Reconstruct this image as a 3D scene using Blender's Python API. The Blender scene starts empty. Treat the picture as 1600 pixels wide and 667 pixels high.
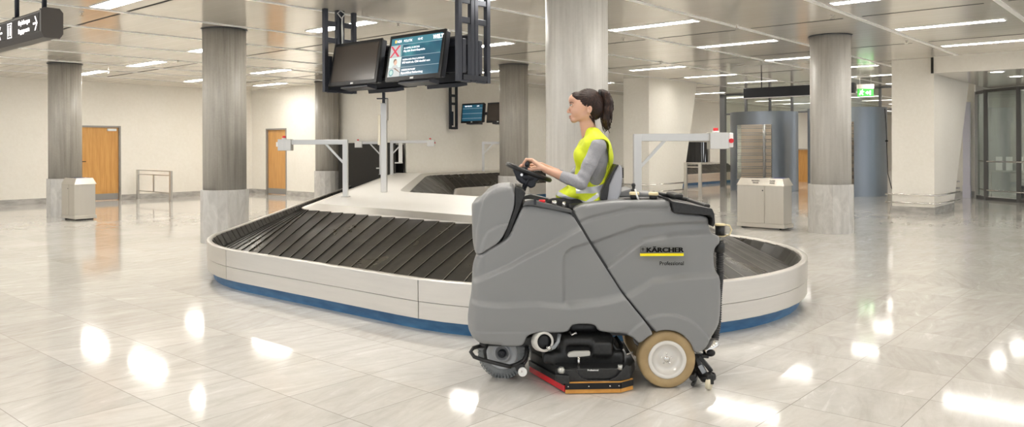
import bpy, bmesh, math, random
import numpy as np
from mathutils import Vector, Matrix
C = bpy.context.scene.collection
R = math.radians
PI = math.pi

# ------------------------------------------------------------------ camera, world, exposure
EYE = 1.5
THETA = R(41.14) - PI/2            # heading of the camera in the building grid (x = along slots' normal, y = along slots)
FOC = 1228.0
cam_data = bpy.data.cameras.new('camera')
cam = bpy.data.objects.new('camera', cam_data); C.objects.link(cam)
cam_data.sensor_width = 36.0
cam_data.lens = FOC/1600*36.0
cam_data.shift_y = -(333.5-230.1)/1600
cam_data.clip_end = 200
cam.matrix_world = Matrix.Translation((0, 0, EYE)) @ Matrix.Rotation(THETA, 4, 'Z') @ Matrix.Rotation(PI/2, 4, 'X') @ Matrix.Rotation(-0.003916, 4, 'Z')
bpy.context.scene.camera = cam
sc = bpy.context.scene
sc.view_settings.view_transform = 'Standard'
sc.view_settings.look = 'None'
sc.view_settings.gamma = 1
sc.view_settings.use_curve_mapping = False
sc.view_settings.exposure = 0.84
LAMP = 24.0          # strength of the ceiling lamps
WORLD_FILL = 0.66           # uniform world fill, added through the unbuilt near sides of the hall
w = bpy.data.worlds.new('world'); sc.world = w; w.use_nodes = True
w.node_tree.nodes['Background'].inputs[0].default_value = (0.93, 0.965, 1.0, 1)
w.node_tree.nodes['Background'].inputs[1].default_value = WORLD_FILL

RIGHT = Vector((math.cos(THETA), math.sin(THETA), 0))
FWD = Vector((-math.sin(THETA), math.cos(THETA), 0))
def cs(x, d, z=0.0):               # a point x metres right of and d metres ahead of the camera
    return RIGHT*x + FWD*d + Vector((0, 0, z))

# ------------------------------------------------------------------ materials
MATS = {}
def mat(name, col, rough=0.5, metal=0.0, spec=0.5, emit=None, es=0.0, coat=0.0):
    if name in MATS: return MATS[name]
    m = bpy.data.materials.new(name); m.use_nodes = True
    b = m.node_tree.nodes['Principled BSDF']
    b.inputs['Base Color'].default_value = (*col, 1)
    b.inputs['Roughness'].default_value = rough
    b.inputs['Metallic'].default_value = metal
    b.inputs['Specular IOR Level'].default_value = spec
    b.inputs['Coat Weight'].default_value = coat
    if emit:
        b.inputs['Emission Color'].default_value = (*emit, 1)
        b.inputs['Emission Strength'].default_value = es
    MATS[name] = m
    return m
class NT:
    def __init__(s, m): s.t = m.node_tree; s.n = s.t.nodes; s.b = s.n['Principled BSDF']
    def new(s, typ, **kw):
        n = s.n.new(typ)
        for k, v in kw.items(): setattr(n, k, v)
        return n
    def link(s, a, b): s.t.links.new(a, b)
    def val(s, sock, v):
        if hasattr(v, 'is_linked') or isinstance(v, bpy.types.NodeSocket): s.link(v, sock)
        else: sock.default_value = v
    def math(s, op, a, b=None, c=None):
        n = s.new('ShaderNodeMath', operation=op)
        s.val(n.inputs[0], a)
        if b is not None: s.val(n.inputs[1], b)
        if c is not None: s.val(n.inputs[2], c)
        return n.outputs[0]
    def mix(s, f, a, b, blend='MIX'):
        n = s.new('ShaderNodeMix', data_type='RGBA', blend_type=blend)
        s.val(n.inputs[0], f); s.val(n.inputs[6], a); s.val(n.inputs[7], b)
        return n.outputs[2]
    def coord(s, which='Object'): return s.new('ShaderNodeTexCoord').outputs[which]
    def mapping(s, v, scale=(1, 1, 1), rot=(0, 0, 0), loc=(0, 0, 0)):
        n = s.new('ShaderNodeMapping'); s.link(v, n.inputs[0])
        n.inputs['Scale'].default_value = scale; n.inputs['Rotation'].default_value = rot; n.inputs['Location'].default_value = loc
        return n.outputs[0]
    def noise(s, v, scale=5, detail=3, rough=0.5, dist=0.0):
        n = s.new('ShaderNodeTexNoise'); s.link(v, n.inputs['Vector'])
        n.inputs['Scale'].default_value = scale; n.inputs['Detail'].default_value = detail
        n.inputs['Roughness'].default_value = rough; n.inputs['Distortion'].default_value = dist
        return n.outputs[0]
    def ramp(s, f, stops):
        n = s.new('ShaderNodeValToRGB'); s.link(f, n.inputs[0])
        e = n.color_ramp.elements
        while len(e) < len(stops): e.new(0.5)
        for i, (p, c) in enumerate(stops):
            e[i].position = p; e[i].color = (*c, 1) if len(c) == 3 else c
        return n.outputs[0]
    def bump(s, h, strength=0.3, dist=0.01):
        n = s.new('ShaderNodeBump'); s.link(h, n.inputs['Height'])
        n.inputs['Strength'].default_value = strength; n.inputs['Distance'].default_value = dist
        s.link(n.outputs[0], s.b.inputs['Normal'])
    def xyz(s, v):
        n = s.new('ShaderNodeSeparateXYZ'); s.link(v, n.inputs[0]); return n.outputs

def noisy(name, c1, c2, scale=4, rough=0.5, metal=0.0, stretch=(1, 1, 1), bump=0.0, detail=4, spec=0.5, bd=0.004, lo=0.35, hi=0.65):
    if name in MATS: return MATS[name]
    m = mat(name, c1, rough, metal, spec); t = NT(m)
    v = t.mapping(t.coord(), scale=stretch)
    n = t.noise(v, scale, detail)
    t.link(t.ramp(n, [(lo, c1), (hi, c2)]), t.b.inputs['Base Color'])
    if bump: t.bump(n, bump, bd)
    return m

def floor_mat():
    m = mat('polished_marble', (0.7, 0.68, 0.64), 0.13, 0, 0.6); t = NT(m)
    co = t.coord(); x, y, z = t.xyz(co)
    fu = t.math('DIVIDE', t.math('SUBTRACT', x, 3.29), 0.606)
    fv = t.math('DIVIDE', t.math('SUBTRACT', y, 1.20), 0.588)
    iu = t.math('FLOOR', fu); iv = t.math('FLOOR', fv)
    def edge(f, wd):
        fr = t.math('FRACT', f); a = t.math('ABSOLUTE', t.math('SUBTRACT', fr, 0.5))
        return t.math('GREATER_THAN', a, 0.5-wd)
    g = t.math('MAXIMUM', edge(fu, 0.0040), edge(fv, 0.0040))
    cv = t.new('ShaderNodeCombineXYZ'); t.link(iu, cv.inputs[0]); t.link(iv, cv.inputs[1])
    wn = t.new('ShaderNodeTexWhiteNoise', noise_dimensions='3D'); t.link(cv.outputs[0], wn.inputs['Vector'])
    rnd = wn.outputs['Value']
    # veins: every slab has its own direction and offset
    sh = t.new('ShaderNodeVectorMath', operation='ADD'); t.link(co, sh.inputs[0])
    sc_ = t.new('ShaderNodeVectorMath', operation='SCALE'); t.link(wn.outputs['Color'], sc_.inputs[0]); sc_.inputs['Scale'].default_value = 30
    t.link(sc_.outputs[0], sh.inputs[1])
    rot = t.new('ShaderNodeVectorRotate', rotation_type='Z_AXIS'); t.link(sh.outputs[0], rot.inputs['Vector'])
    t.link(t.math('MULTIPLY', t.math('SUBTRACT', rnd, 0.5), 0.9), rot.inputs['Angle'])
    v1 = t.mapping(rot.outputs[0], scale=(1.4, 6.5, 1))
    n1 = t.noise(v1, 1.3, 7, 0.62, 1.1)
    n2 = t.noise(rot.outputs[0], 9, 6, 0.7, 0.6)
    base = t.ramp(n1, [(0.30, (0.60, 0.575, 0.54)), (0.50, (0.675, 0.655, 0.625)), (0.62, (0.70, 0.685, 0.66)), (0.72, (0.82, 0.81, 0.79))])
    fine = t.ramp(n2, [(0.3, (0.95, 0.95, 0.95)), (0.7, (1.03, 1.03, 1.03))])
    c = t.mix(1.0, base, fine, 'MULTIPLY')
    tone = t.ramp(rnd, [(0.0, (0.86, 0.85, 0.83)), (1.0, (0.97, 0.96, 0.94))])
    c = t.mix(1.0, c, tone, 'MULTIPLY')
    c = t.mix(g, c, (0.20, 0.175, 0.15, 1))
    t.link(c, t.b.inputs['Base Color'])
    rr = t.math('ADD', t.math('MULTIPLY', n2, 0.09), 0.03)
    t.link(t.math('MAXIMUM', rr, t.math('MULTIPLY', g, 0.6)), t.b.inputs['Roughness'])
    return m

def ceiling_mat():
    m = mat('glossy_ceiling_panel', (0.62, 0.57, 0.50), 0.16, 0.35, 0.6); t = NT(m)
    x, y, z = t.xyz(t.coord())
    f = t.math('FRACT', t.math('DIVIDE', t.math('SUBTRACT', x, 3.6), 0.30))
    g = t.math('LESS_THAN', f, 0.035)
    n = t.noise(t.mapping(t.coord(), scale=(0.6, 0.25, 1)), 3, 2)
    c = t.ramp(n, [(0.3, (0.78, 0.73, 0.655)), (0.7, (0.84, 0.79, 0.715))])
    t.link(t.mix(g, c, (0.25, 0.21, 0.17, 1)), t.b.inputs['Base Color'])
    t.link(t.math('ADD', t.math('MULTIPLY', g, 0.4), 0.14), t.b.inputs['Roughness'])
    h = t.math('SUBTRACT', 1.0, g)
    return m

def wall_mat():
    m = mat('cream_render', (0.83, 0.785, 0.70), 0.75); t = NT(m)
    n = t.noise(t.coord(), 14, 5, 0.7)
    n0 = t.noise(t.coord(), 1.2, 2)
    c = t.ramp(n, [(0.3, (0.84, 0.80, 0.715)), (0.7, (0.90, 0.865, 0.79))])
    c = t.mix(0.25, c, t.ramp(n0, [(0.35, (0.83, 0.79, 0.71)), (0.65, (0.90, 0.87, 0.80))]))
    t.link(c, t.b.inputs['Base Color']); t.bump(n, 0.12, 0.004)
    return m

def concrete_mat(name, c1, c2, c3, spots=0.2):
    m = mat(name, c2, 0.42, 0, 0.5); t = NT(m)
    co = t.coord()
    n1 = t.noise(t.mapping(co, scale=(26, 26, 0.9)), 1.0, 4, 0.6, 0.2)   # board marks, run down the shaft
    n2 = t.noise(t.mapping(co, scale=(3.0, 3.0, 0.8)), 1.0, 4, 0.6, 0.6)
    n3 = t.noise(co, 30, 6, 0.75)
    c = t.ramp(n1, [(0.33, c1), (0.47, c2), (0.70, c3)])
    c = t.mix(0.45, c, t.ramp(n2, [(0.3, c1), (0.7, c3)]))
    c = t.mix(spots, c, t.ramp(n3, [(0.35, (c1[0]*.6, c1[1]*.6, c1[2]*.6)), (0.6, c3)]), 'MULTIPLY')
    t.link(c, t.b.inputs['Base Color']); t.bump(n1, 0.25, 0.004)
    return m

def stone_mat():
    m = mat('grey_stone_cladding', (0.55, 0.53, 0.50), 0.28); t = NT(m)
    co = t.coord()
    n = t.noise(t.mapping(co, scale=(3, 3, 1.2), rot=(0.5, 0.4, 0)), 2.2, 7, 0.65, 1.2)
    c = t.ramp(n, [(0.3, (0.44, 0.425, 0.40)), (0.5, (0.53, 0.515, 0.485)), (0.72, (0.64, 0.62, 0.59))])
    t.link(c, t.b.inputs['Base Color'])
    return m

def brushed(name, col, rough=0.3, stretch=(1, 1, 40), amt=0.12, metal=0.9):
    m = mat(name, col, rough, metal); t = NT(m)
    n = t.noise(t.mapping(t.coord(), scale=stretch), 3, 4, 0.7)
    lo = tuple(c*(1-amt) for c in col); hi = tuple(min(1, c*(1+amt)) for c in col)
    t.link(t.ramp(n, [(0.3, lo), (0.7, hi)]), t.b.inputs['Base Color'])
    t.link(t.math('ADD', t.math('MULTIPLY', n, 0.2), rough-0.1), t.b.inputs['Roughness'])
    return m

M_floor = floor_mat(); M_ceil = ceiling_mat(); M_wall = wall_mat()
M_conc = concrete_mat('board_marked_concrete', (0.30, 0.28, 0.245), (0.41, 0.385, 0.34), (0.53, 0.505, 0.455))
M_conc_light = concrete_mat('pale_concrete', (0.44, 0.42, 0.385), (0.55, 0.53, 0.495), (0.66, 0.64, 0.605), 0.12)
M_stone = stone_mat()
M_base = noisy('grey_marble_baseboard', (0.36, 0.345, 0.32), (0.52, 0.50, 0.47), 4, 0.2, stretch=(1, 1, 3))
M_steel = brushed('brushed_steel', (0.62, 0.60, 0.56), 0.36, (12, 12, 1), 0.03)
M_steel_h = brushed('brushed_steel_belt_rim', (0.66, 0.63, 0.585), 0.34, (0.6, 0.6, 9), 0.035, metal=0.7)
M_deck = brushed('pale_steel_deck', (0.88, 0.86, 0.82), 0.34, (3, 3, 3), 0.02, metal=0.25)
M_alu = mat('anodised_aluminium', (0.58, 0.57, 0.55), 0.32, 0.75)
M_chrome = mat('polished_steel', (0.75, 0.73, 0.70), 0.15, 1.0)
M_black = mat('black_plastic', (0.009, 0.009, 0.010), 0.35, 0, 0.35)
M_blackmetal = mat('black_coated_steel', (0.022, 0.024, 0.032), 0.38, 0.2)
M_framemetal = mat('slate_coated_steel', (0.045, 0.048, 0.06), 0.33, 0.5)
M_rubber = mat('black_rubber', (0.018, 0.017, 0.016), 0.6)
M_blue = noisy('blue_kick_plate', (0.025, 0.12, 0.27), (0.05, 0.18, 0.36), 5, 0.4, stretch=(1, 1, 4))
M_wood = noisy('orange_beech_veneer', (0.60, 0.30, 0.085), (0.70, 0.38, 0.12), 3, 0.35, stretch=(10, 10, 0.6))
M_doorframe = mat('grey_door_frame', (0.33, 0.32, 0.30), 0.4, 0.3)
M_white = mat('white_plastic', (0.85, 0.85, 0.83), 0.4)
M_whitestrip = mat('white_ceiling_rail', (0.92, 0.91, 0.89), 0.3)
M_red = mat('red_plastic', (0.72, 0.02, 0.03), 0.3)
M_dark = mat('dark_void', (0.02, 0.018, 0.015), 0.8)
M_lamp = mat('lit_diffuser', (0.9, 0.9, 0.9), 0.4, emit=(1.0, 0.965, 0.90), es=LAMP)
def belt_mat():
    m = mat('dark_rubber_slat', (0.05, 0.045, 0.036), 0.33, 0.0, 0.30); t = NT(m)
    co = t.coord()
    n = t.noise(t.mapping(co, scale=(1.0, 1.0, 1.5)), 1.5, 4, 0.6, 0.8)
    n2 = t.noise(co, 24, 3, 0.6)
    c = t.ramp(n, [(0.35, (0.009, 0.0075, 0.0055)), (0.55, (0.018, 0.0155, 0.011)), (0.72, (0.06, 0.052, 0.038))])
    c = t.mix(0.3, c, t.ramp(n2, [(0.3, (0.012, 0.010, 0.007)), (0.7, (0.035, 0.030, 0.023))]))
    t.link(c, t.b.inputs['Base Color'])
    t.link(t.math('ADD', t.math('MULTIPLY', t.math('SUBTRACT', 1.0, n), 0.45), 0.10), t.b.inputs['Roughness'])
    return m
M_belt = belt_mat()
M_seam = mat('worn_slat_edge', (0.20, 0.185, 0.155), 0.4)
def glass_mat():
    m = bpy.data.materials.new('clear_glass'); m.use_nodes = True
    t = m.node_tree; t.nodes.clear()
    o = t.nodes.new('ShaderNodeOutputMaterial'); mx = t.nodes.new('ShaderNodeMixShader')
    tr = t.nodes.new('ShaderNodeBsdfTransparent'); gl = t.nodes.new('ShaderNodeBsdfGlossy')
    tr.inputs[0].default_value = (0.86, 0.90, 0.88, 1); gl.inputs['Roughness'].default_value = 0.02
    mx.inputs[0].default_value = 0.09; t.links.new(tr.outputs[0], mx.inputs[1]); t.links.new(gl.outputs[0], mx.inputs[2])
    t.links.new(mx.outputs[0], o.inputs[0]); return m
M_glass = glass_mat()

# ------------------------------------------------------------------ mesh helpers
class MB:
    def __init__(s): s.v = []; s.f = []; s.m = []; s.mi = 0; s.sm = []
    def add(s, vs, fs, smooth=False):
        b = len(s.v); s.v += [tuple(p) for p in vs]
        for f in fs: s.f.append(tuple(b+i for i in f)); s.m.append(s.mi); s.sm.append(smooth)
        return s
    def box(s, x0, x1, y0, y1, z0, z1, M=None):
        vs = [Vector(p) for p in ((x0,y0,z0),(x1,y0,z0),(x1,y1,z0),(x0,y1,z0),(x0,y0,z1),(x1,y0,z1),(x1,y1,z1),(x0,y1,z1))]
        if M is not None: vs = [M @ p for p in vs]
        return s.add(vs, [(0,3,2,1),(4,5,6,7),(0,1,5,4),(1,2,6,5),(2,3,7,6),(3,0,4,7)])
    def bar(s, a, b, w, h=None, up=(0, 0, 1)):
        a = Vector(a); b = Vector(b); h = h or w; d = (b-a); L = d.length; d.normalize(); up = Vector(up)
        if abs(d.dot(up)) > 0.98: up = Vector((1, 0, 0))
        x = d.cross(up).normalized(); z = x.cross(d)
        M = Matrix((x, d, z)).transposed().to_4x4(); M.translation = a
        return s.box(-w/2, w/2, 0, L, -h/2, h/2, M)
    def prism(s, pts, z0, z1, M=None):      # pts: xy polygon, ccw
        n = len(pts)
        vs = [Vector((p[0], p[1], z0)) for p in pts]+[Vector((p[0], p[1], z1)) for p in pts]
        if M is not None: vs = [M @ p for p in vs]
        return s.add(vs, [tuple(range(n-1, -1, -1)), tuple(range(n, 2*n))]+[(i, (i+1) % n, n+(i+1) % n, n+i) for i in range(n)])
    def xz(s, pts, y0, y1):                  # pts: xz polygon, extruded in y
        n = len(pts)
        vs = [(p[0], y0, p[1]) for p in pts]+[(p[0], y1, p[1]) for p in pts]
        return s.add(vs, [tuple(range(n)), tuple(range(2*n-1, n-1, -1))]+[((i+1) % n, i, n+i, n+(i+1) % n) for i in range(n)])
    def lathe(s, prof, n=24, M=None, smooth=True, cap=True):   # prof: (r,z)
        vs = []; k = len(prof)
        for r, z in prof:
            for i in range(n):
                a = 2*PI*i/n; vs.append(Vector((r*math.cos(a), r*math.sin(a), z)))
        if M is not None: vs = [M @ p for p in vs]
        fs = [(j*n+i, j*n+(i+1) % n, (j+1)*n+(i+1) % n, (j+1)*n+i) for j in range(k-1) for i in range(n)]
        s.add(vs, fs, smooth)
        if cap:
            b = len(s.v)-k*n
            s.f.append(tuple(b+i for i in range(n-1, -1, -1))); s.m.append(s.mi); s.sm.append(False)
            s.f.append(tuple(b+(k-1)*n+i for i in range(n))); s.m.append(s.mi); s.sm.append(False)
        return s
    def cyl(s, a, b, r, n=20, r2=None, smooth=True):
        a = Vector(a); b = Vector(b); d = b-a; L = d.length
        M = Matrix.Translation(a) @ d.to_track_quat('Z', 'Y').to_matrix().to_4x4()
        return s.lathe([(r, 0), (r if r2 is None else r2, L)], n, M, smooth)
    def tube(s, pts, r, n=10, closed=False, rs=None):
        P = [Vector(p) for p in pts]; k = len(P); vs = []
        up = Vector((0.13, 0.21, 0.97)).normalized(); prev = None
        for i, p in enumerate(P):
            a = P[(i-1) % k] if (closed or i) else p; b = P[(i+1) % k] if (closed or i < k-1) else p
            t = (b-a).normalized()
            if prev is None:
                x = t.cross(up)
                if x.length < 1e-3: x = t.cross(Vector((1, 0, 0)))
            else: x = prev-t*prev.dot(t)
            x.normalize(); prev = x; y = t.cross(x)
            rr = rs[i] if rs else r
            for j in range(n):
                q = 2*PI*j/n; vs.append(p+x*math.cos(q)*rr+y*math.sin(q)*rr)
        fs = [(i*n+j, i*n+(j+1) % n, ((i+1) % k)*n+(j+1) % n, ((i+1) % k)*n+j) for i in range(k if closed else k-1) for j in range(n)]
        s.add(vs, fs, True)
        if not closed:
            b = len(s.v)-k*n
            s.f.append(tuple(b+i for i in range(n-1, -1, -1))); s.m.append(s.mi); s.sm.append(False)
            s.f.append(tuple(b+(k-1)*n+i for i in range(n))); s.m.append(s.mi); s.sm.append(False)
        return s
    def ball(s, c, r, n=16, sx=1, sy=1, sz=1):
        prof = [(max(1e-4, math.sin(PI*i/10)), -math.cos(PI*i/10)) for i in range(11)]
        M = Matrix.Translation(c) @ Matrix.Diagonal((r*sx, r*sy, r*sz, 1))
        return s.lathe(prof, n, M, True, False)
    def build(s, name, mats, parent=None, loc=None, bevel=0.0, seg=2, fix=True):
        me = bpy.data.meshes.new(name); me.from_pydata(s.v, [], s.f)
        mats = mats if isinstance(mats, (list, tuple)) else [mats]
        for q in mats: me.materials.append(q)
        me.polygons.foreach_set('material_index', s.m); me.polygons.foreach_set('use_smooth', s.sm)
        if fix:
            bm = bmesh.new(); bm.from_mesh(me); bmesh.ops.recalc_face_normals(bm, faces=bm.faces); bm.to_mesh(me); bm.free()
        me.update()
        o = bpy.data.objects.new(name, me); C.objects.link(o)
        if parent: o.parent = parent
        if loc is not None: o.location = loc
        if bevel:
            b = o.modifiers.new('bevel', 'BEVEL'); b.width = bevel; b.segments = seg; b.limit_method = 'ANGLE'; b.angle_limit = R(40)
        return o
def tag(o, label=None, cat=None, group=None, kind=None):
    if label: o['label'] = label
    if cat: o['category'] = cat
    if group: o['group'] = group
    if kind: o['kind'] = kind
    return o
def thing(name, label, cat, loc=(0, 0, 0), rz=0.0, group=None):
    o = bpy.data.objects.new(name, None); C.objects.link(o); o.empty_display_size = 0.1
    o.location = loc; o.rotation_euler = (0, 0, rz)
    return tag(o, label, cat, group)
def struct(name, mb, m, **kw):
    o = mb.build(name, m, **kw)
    if not kw.get('parent'): o['kind'] = 'structure'
    return o
def copy_tree(o, parent=None):
    c = o.copy(); C.objects.link(c); c.parent = parent
    for ch in list(o.children): copy_tree(ch, c)
    return c
def text_mesh(s, size, bold=0.0, depth=0.002, align='LEFT', shear=0.0, space=1.0, xscale=1.0):
    cu = bpy.data.curves.new('lettering', 'FONT'); cu.body = s; cu.size = size; cu.offset = bold; cu.extrude = depth
    cu.align_x = align; cu.shear = shear; cu.space_character = space; cu.resolution_u = 4
    o = bpy.data.objects.new('lettering', cu); C.objects.link(o)
    dg = bpy.context.evaluated_depsgraph_get(); me = bpy.data.meshes.new_from_object(o.evaluated_get(dg))
    bpy.data.objects.remove(o); bpy.data.curves.remove(cu)
    for v in me.vertices: v.co.x *= xscale
    return me
def lettering(name, s, size, m, M, parent, **kw):
    me = text_mesh(s, size, **kw); me.transform(M); me.materials.clear(); me.materials.append(m)
    o = bpy.data.objects.new(name, me); C.objects.link(o); o.parent = parent
    return o
# ------------------------------------------------------------------ the hall
CH = 3.42
WL, WB, WR = 23.9, 14.1, 16.1      # left wall (y), back wall (x), rear wall (y)
struct('floor', MB().box(-6, 60, -10, 30, -0.1, 0), M_floor)
ceil = struct('ceiling', MB().box(-3, 60, -6, 30, CH, CH+0.1), M_ceil)

def wall_with_holes(name, axis, c, a0, a1, z1, holes, t=0.2, m=M_wall):
    # axis 'x': wall in plane x=c..c+t running along y;  axis 'y': plane y=c..c+t running along x
    b = MB(); holes = sorted(holes); cur = a0
    def bx(p, q, za, zb):
        if q-p < 1e-6 or zb-za < 1e-6: return
        if axis == 'x': b.box(c, c+t, p, q, za, zb)
        else: b.box(p, q, c, c+t, za, zb)
    for (h0, h1, hz0, hz1) in holes:
        bx(cur, h0, 0, z1); bx(h0, h1, hz1, z1); bx(h0, h1, 0, hz0); cur = h1
    bx(cur, a1, 0, z1)
    return struct(name, b, m)
wall_with_holes('wall_left', 'y', WL, -6, WB+0.2, CH, [(8.62, 9.85, 0, 2.17)])
wall_with_holes('wall_back', 'x', WB, WR, WL, CH, [(16.14, 18.75, 0, 1.64), (21.83, 23.02, 0, 2.14)])
wall_with_holes('wall_rear', 'y', WR, WB+0.2, 52, CH, [(29.0, 31.6, 0, 1.75)])
wall_with_holes('wall_far', 'x', 52, -10, WR, CH, [])
struct('baseboard_left', MB().box(-6, 8.6, WL-0.025, WL, 0, 0.15).box(9.87, WB, WL-0.025, WL, 0, 0.15), M_base)
struct('baseboard_back', MB().box(WB-0.025, WB, 18.8, 21.81, 0, 0.15).box(WB-0.025, WB, 23.04, WL-0.025, 0, 0.15), M_base)
struct('baseboard_rear', MB().box(31.7, 36, WR-0.025, WR, 0, 0.15), M_base)
# doors
def door(name, axis, c, a0, a1, h, hinge_hi, flip=1):
    fr = MB(); lf = MB(); kp = MB()
    def bx(b, p, q, d0, d1, za, zb):
        if axis == 'y': b.box(p, q, c+d0, c+d1, za, zb)
        else: b.box(c+d0, c+d1, p, q, za, zb)
    w = 0.05
    o = None
    bx(lf, a0+w, a1-w, 0.05, 0.09, 0.005, h-w)
    o = struct(name, lf, M_wood)
    for p, q, za, zb in ((a0, a0+w, 0, h), (a1-w, a1, 0, h), (a0+w, a1-w, h-w, h)): bx(fr, p, q, -0.015, 0.15, za, zb)
    fr.build('door_frame', M_doorframe, o)
    bx(kp, a0+w+0.01, a1-w-0.01, 0.04, 0.05, 0.02, 0.2); kp.build('kick_plate', M_doorframe, o)
    return o
d1 = door('door_1', 'y', WL, 8.62, 9.85, 2.17, 1)
hb = MB().box(8.72, 8.78, WL+0.02, WL+0.05, 0.98, 1.2).bar((8.75, WL-0.01, 1.14), (8.75, WL+0.03, 1.14), 0.02).bar((8.74, WL-0.01, 1.14), (8.88, WL-0.01, 1.14), 0.022)
hb.build('door_handle', M_black, d1)
MB().box(9.48, 9.72, WL-0.03, WL+0.05, 2.02, 2.09).build('door_closer', M_white, d1)
hg = MB()
for z in (0.25, 1.15, 1.9): hg.cyl((9.815, WL-0.02, z), (9.815, WL-0.02, z+0.12), 0.012, 8)
hg.build('hinge', M_doorframe, d1)
d2 = door('door_2', 'x', WB, 21.83, 23.02, 2.14, 0)
MB().box(WB+0.04, WB+0.05, 22.35, 22.5, 1.55, 1.7).build('notice_plate', M_white, d2)

# ceiling rails, slots, lamps
rails = [-3.2, -1.5, 0.2, 2.0, 3.85, 5.58, 7.3, 9.2, 11.38, 13.2, 15.1, 16.8, 18.7, 20.1, 21.95]
for i, v in enumerate(rails):
    u1 = 13.9 if v > 16 else 52
    b = MB().box(-3, u1, v-0.035, v+0.035, CH-0.012, CH+0.01)
    struct('trim_%d' % (i+1), b, M_whitestrip)
ns = 0
for u, lo, hi in ((4.75, 9, 24), (8.67, 9, 24), (12.2, 0, 16), (16.0, 0, 16), (19.7, 2, 16), (23.3, 5, 16), (0.9, 2, 15), (12.2, 16, 24)):
    for a, b_ in zip(rails[:-1], rails[1:]):
        if a >= lo-0.5 and b_ <= hi:
            MB().box(u-0.02, u+0.02, a+0.18, b_-0.1, CH-0.003, CH+0.01).build('air_slot', M_dark, ceil); ns += 1

def make_lamp(L=1.52, wd=0.24, louvre=False):
    t = thing('ceiling_lamp', '', 'ceiling lamp')
    f = MB()
    for x0, x1, y0, y1 in ((-wd/2-0.015, -wd/2, -L/2-0.015, L/2+0.015), (wd/2, wd/2+0.015, -L/2-0.015, L/2+0.015), (-wd/2, wd/2, -L/2-0.015, -L/2), (-wd/2, wd/2, L/2, L/2+0.015)):
        f.box(x0, x1, y0, y1, -0.012, 0.0)
    f.build('lamp_frame', M_whitestrip, t)
    MB().box(-wd/2, wd/2, -L/2, L/2, -0.006, -0.001).build('diffuser', M_lamp, t)
    if louvre:
        b = MB(); n = 18
        for i in range(1, n):
            y = -L/2+L*i/n; b.box(-wd/2, wd/2, y-0.006, y+0.006, -0.014, -0.006)
        b.box(-0.008, 0.008, -L/2, L/2, -0.014, -0.006)
        b.build('louvre', M_alu, t)
    return t
plain = make_lamp(); louv = make_lamp(wd=0.2, louvre=True)
LP = [(4.35, 10.45, 0, 'wide ceiling lamp lit at top left, right of the hanging direction sign'),
      (7.93, 17.88, 0, 'lit ceiling lamp above the wooden door, largest between the two left columns'),
      (7.93, 20.95, 0, 'lit ceiling lamp peeking out just right of the leftmost column'),
      (10.82, 17.45, 0, 'lit ceiling lamp right of the second column, nearer of the two by the corner'),
      (10.82, 21.0, 0, 'small lit ceiling lamp just left of the second column'),
      (13.0, 21.0, 0, 'lit ceiling lamp above the narrow wooden door'),
      (7.57, 10.2, 0, 'lit ceiling lamp seen behind the left hanging monitor bracket'),
      (7.57, 14.2, 0, 'short end of a lit ceiling lamp touching the second column from the left'),
      (10.82, 10.25, 0, 'lit ceiling lamp just right of the right hanging monitor bracket'),
      (7.3, 2.95, 0, 'lit ceiling lamp above the big central column'), (7.4, 6.45, 0, 'bright ceiling lamp at the upper edge beside the monitor bracket'),
      (10.82, 2.95, 1, 'louvred ceiling lamp cut by the top edge of the picture'),
      (13.95, 2.98, 1, 'louvred ceiling lamp at upper right, left of the wall bulkhead'),
      (16.88, 2.95, 1, 'louvred ceiling lamp just above the cream bulkhead'),
      (10.82, 6.5, 1, 'long ceiling lamp directly right of the big central column'),
      (13.82, 6.5, 1, 'louvred ceiling lamp above and left of the right column'),
      (16.95, 6.5, 1, 'ceiling lamp running up to the left side of the right column'),
      (16.82, 9.95, 1, 'ceiling lamp in front of the top of the tapered cream pillar'),
      (19.6, 9.95, 1, 'ceiling lamp right of the tapered cream pillar top'),
      (22.25, 9.95, 1, 'ceiling lamp above the left turnstile glazing'),
      (19.75, 6.5, 1, 'ceiling lamp just right of the right column head'),
      (22.6, 6.5, 1, 'ceiling lamp above the green exit sign'),
      (14.6, 13.4, 1, 'ceiling lamp between the middle column and the big central column'),
      (19.6, 13.9, 1, 'ceiling lamp behind the big central column, left of the cream pillar')]
for i, (u, v, k, lab) in enumerate(LP):
    src = louv if k else plain
    o = copy_tree(src); o.location = (u, v, CH)
    o['label'] = lab; o['group'] = 'lit ceiling lamps'
# the rows that carry on over and behind the viewer and into the hall beyond the turnstiles
extra = [(u, v) for u in (1.3, 4.35) for v in (-1.5, 2.95, 6.5, 10.45, 14.2)][0:8]+[(7.3, -1.5), (10.82, -1.5), (13.95, -1.5), (17, -1.5), (1.3, 14.2), (4.35, 14.2), (1.3, 17.9), (4.35, 17.9)]
for (u, v) in extra:
    o = copy_tree(plain); o.location = (u, v, CH); o['label'] = 'lit ceiling lamp of the rows over the near side of the hall'; o['group'] = 'lamps over the near side'
for u in (25.9, 29, 32, 35, 38.5, 42, 46):
    for v in (2.9, 6.5, 9.9, 13.4):
        o = copy_tree(louv); o.location = (u, v, CH); o['label'] = 'ceiling lamp in the hall beyond the turnstiles'; o['group'] = 'lamps beyond the turnstiles'
for s_ in (plain, louv):
    for ch in list(s_.children): bpy.data.objects.remove(ch)
    bpy.data.objects.remove(s_)
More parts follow.
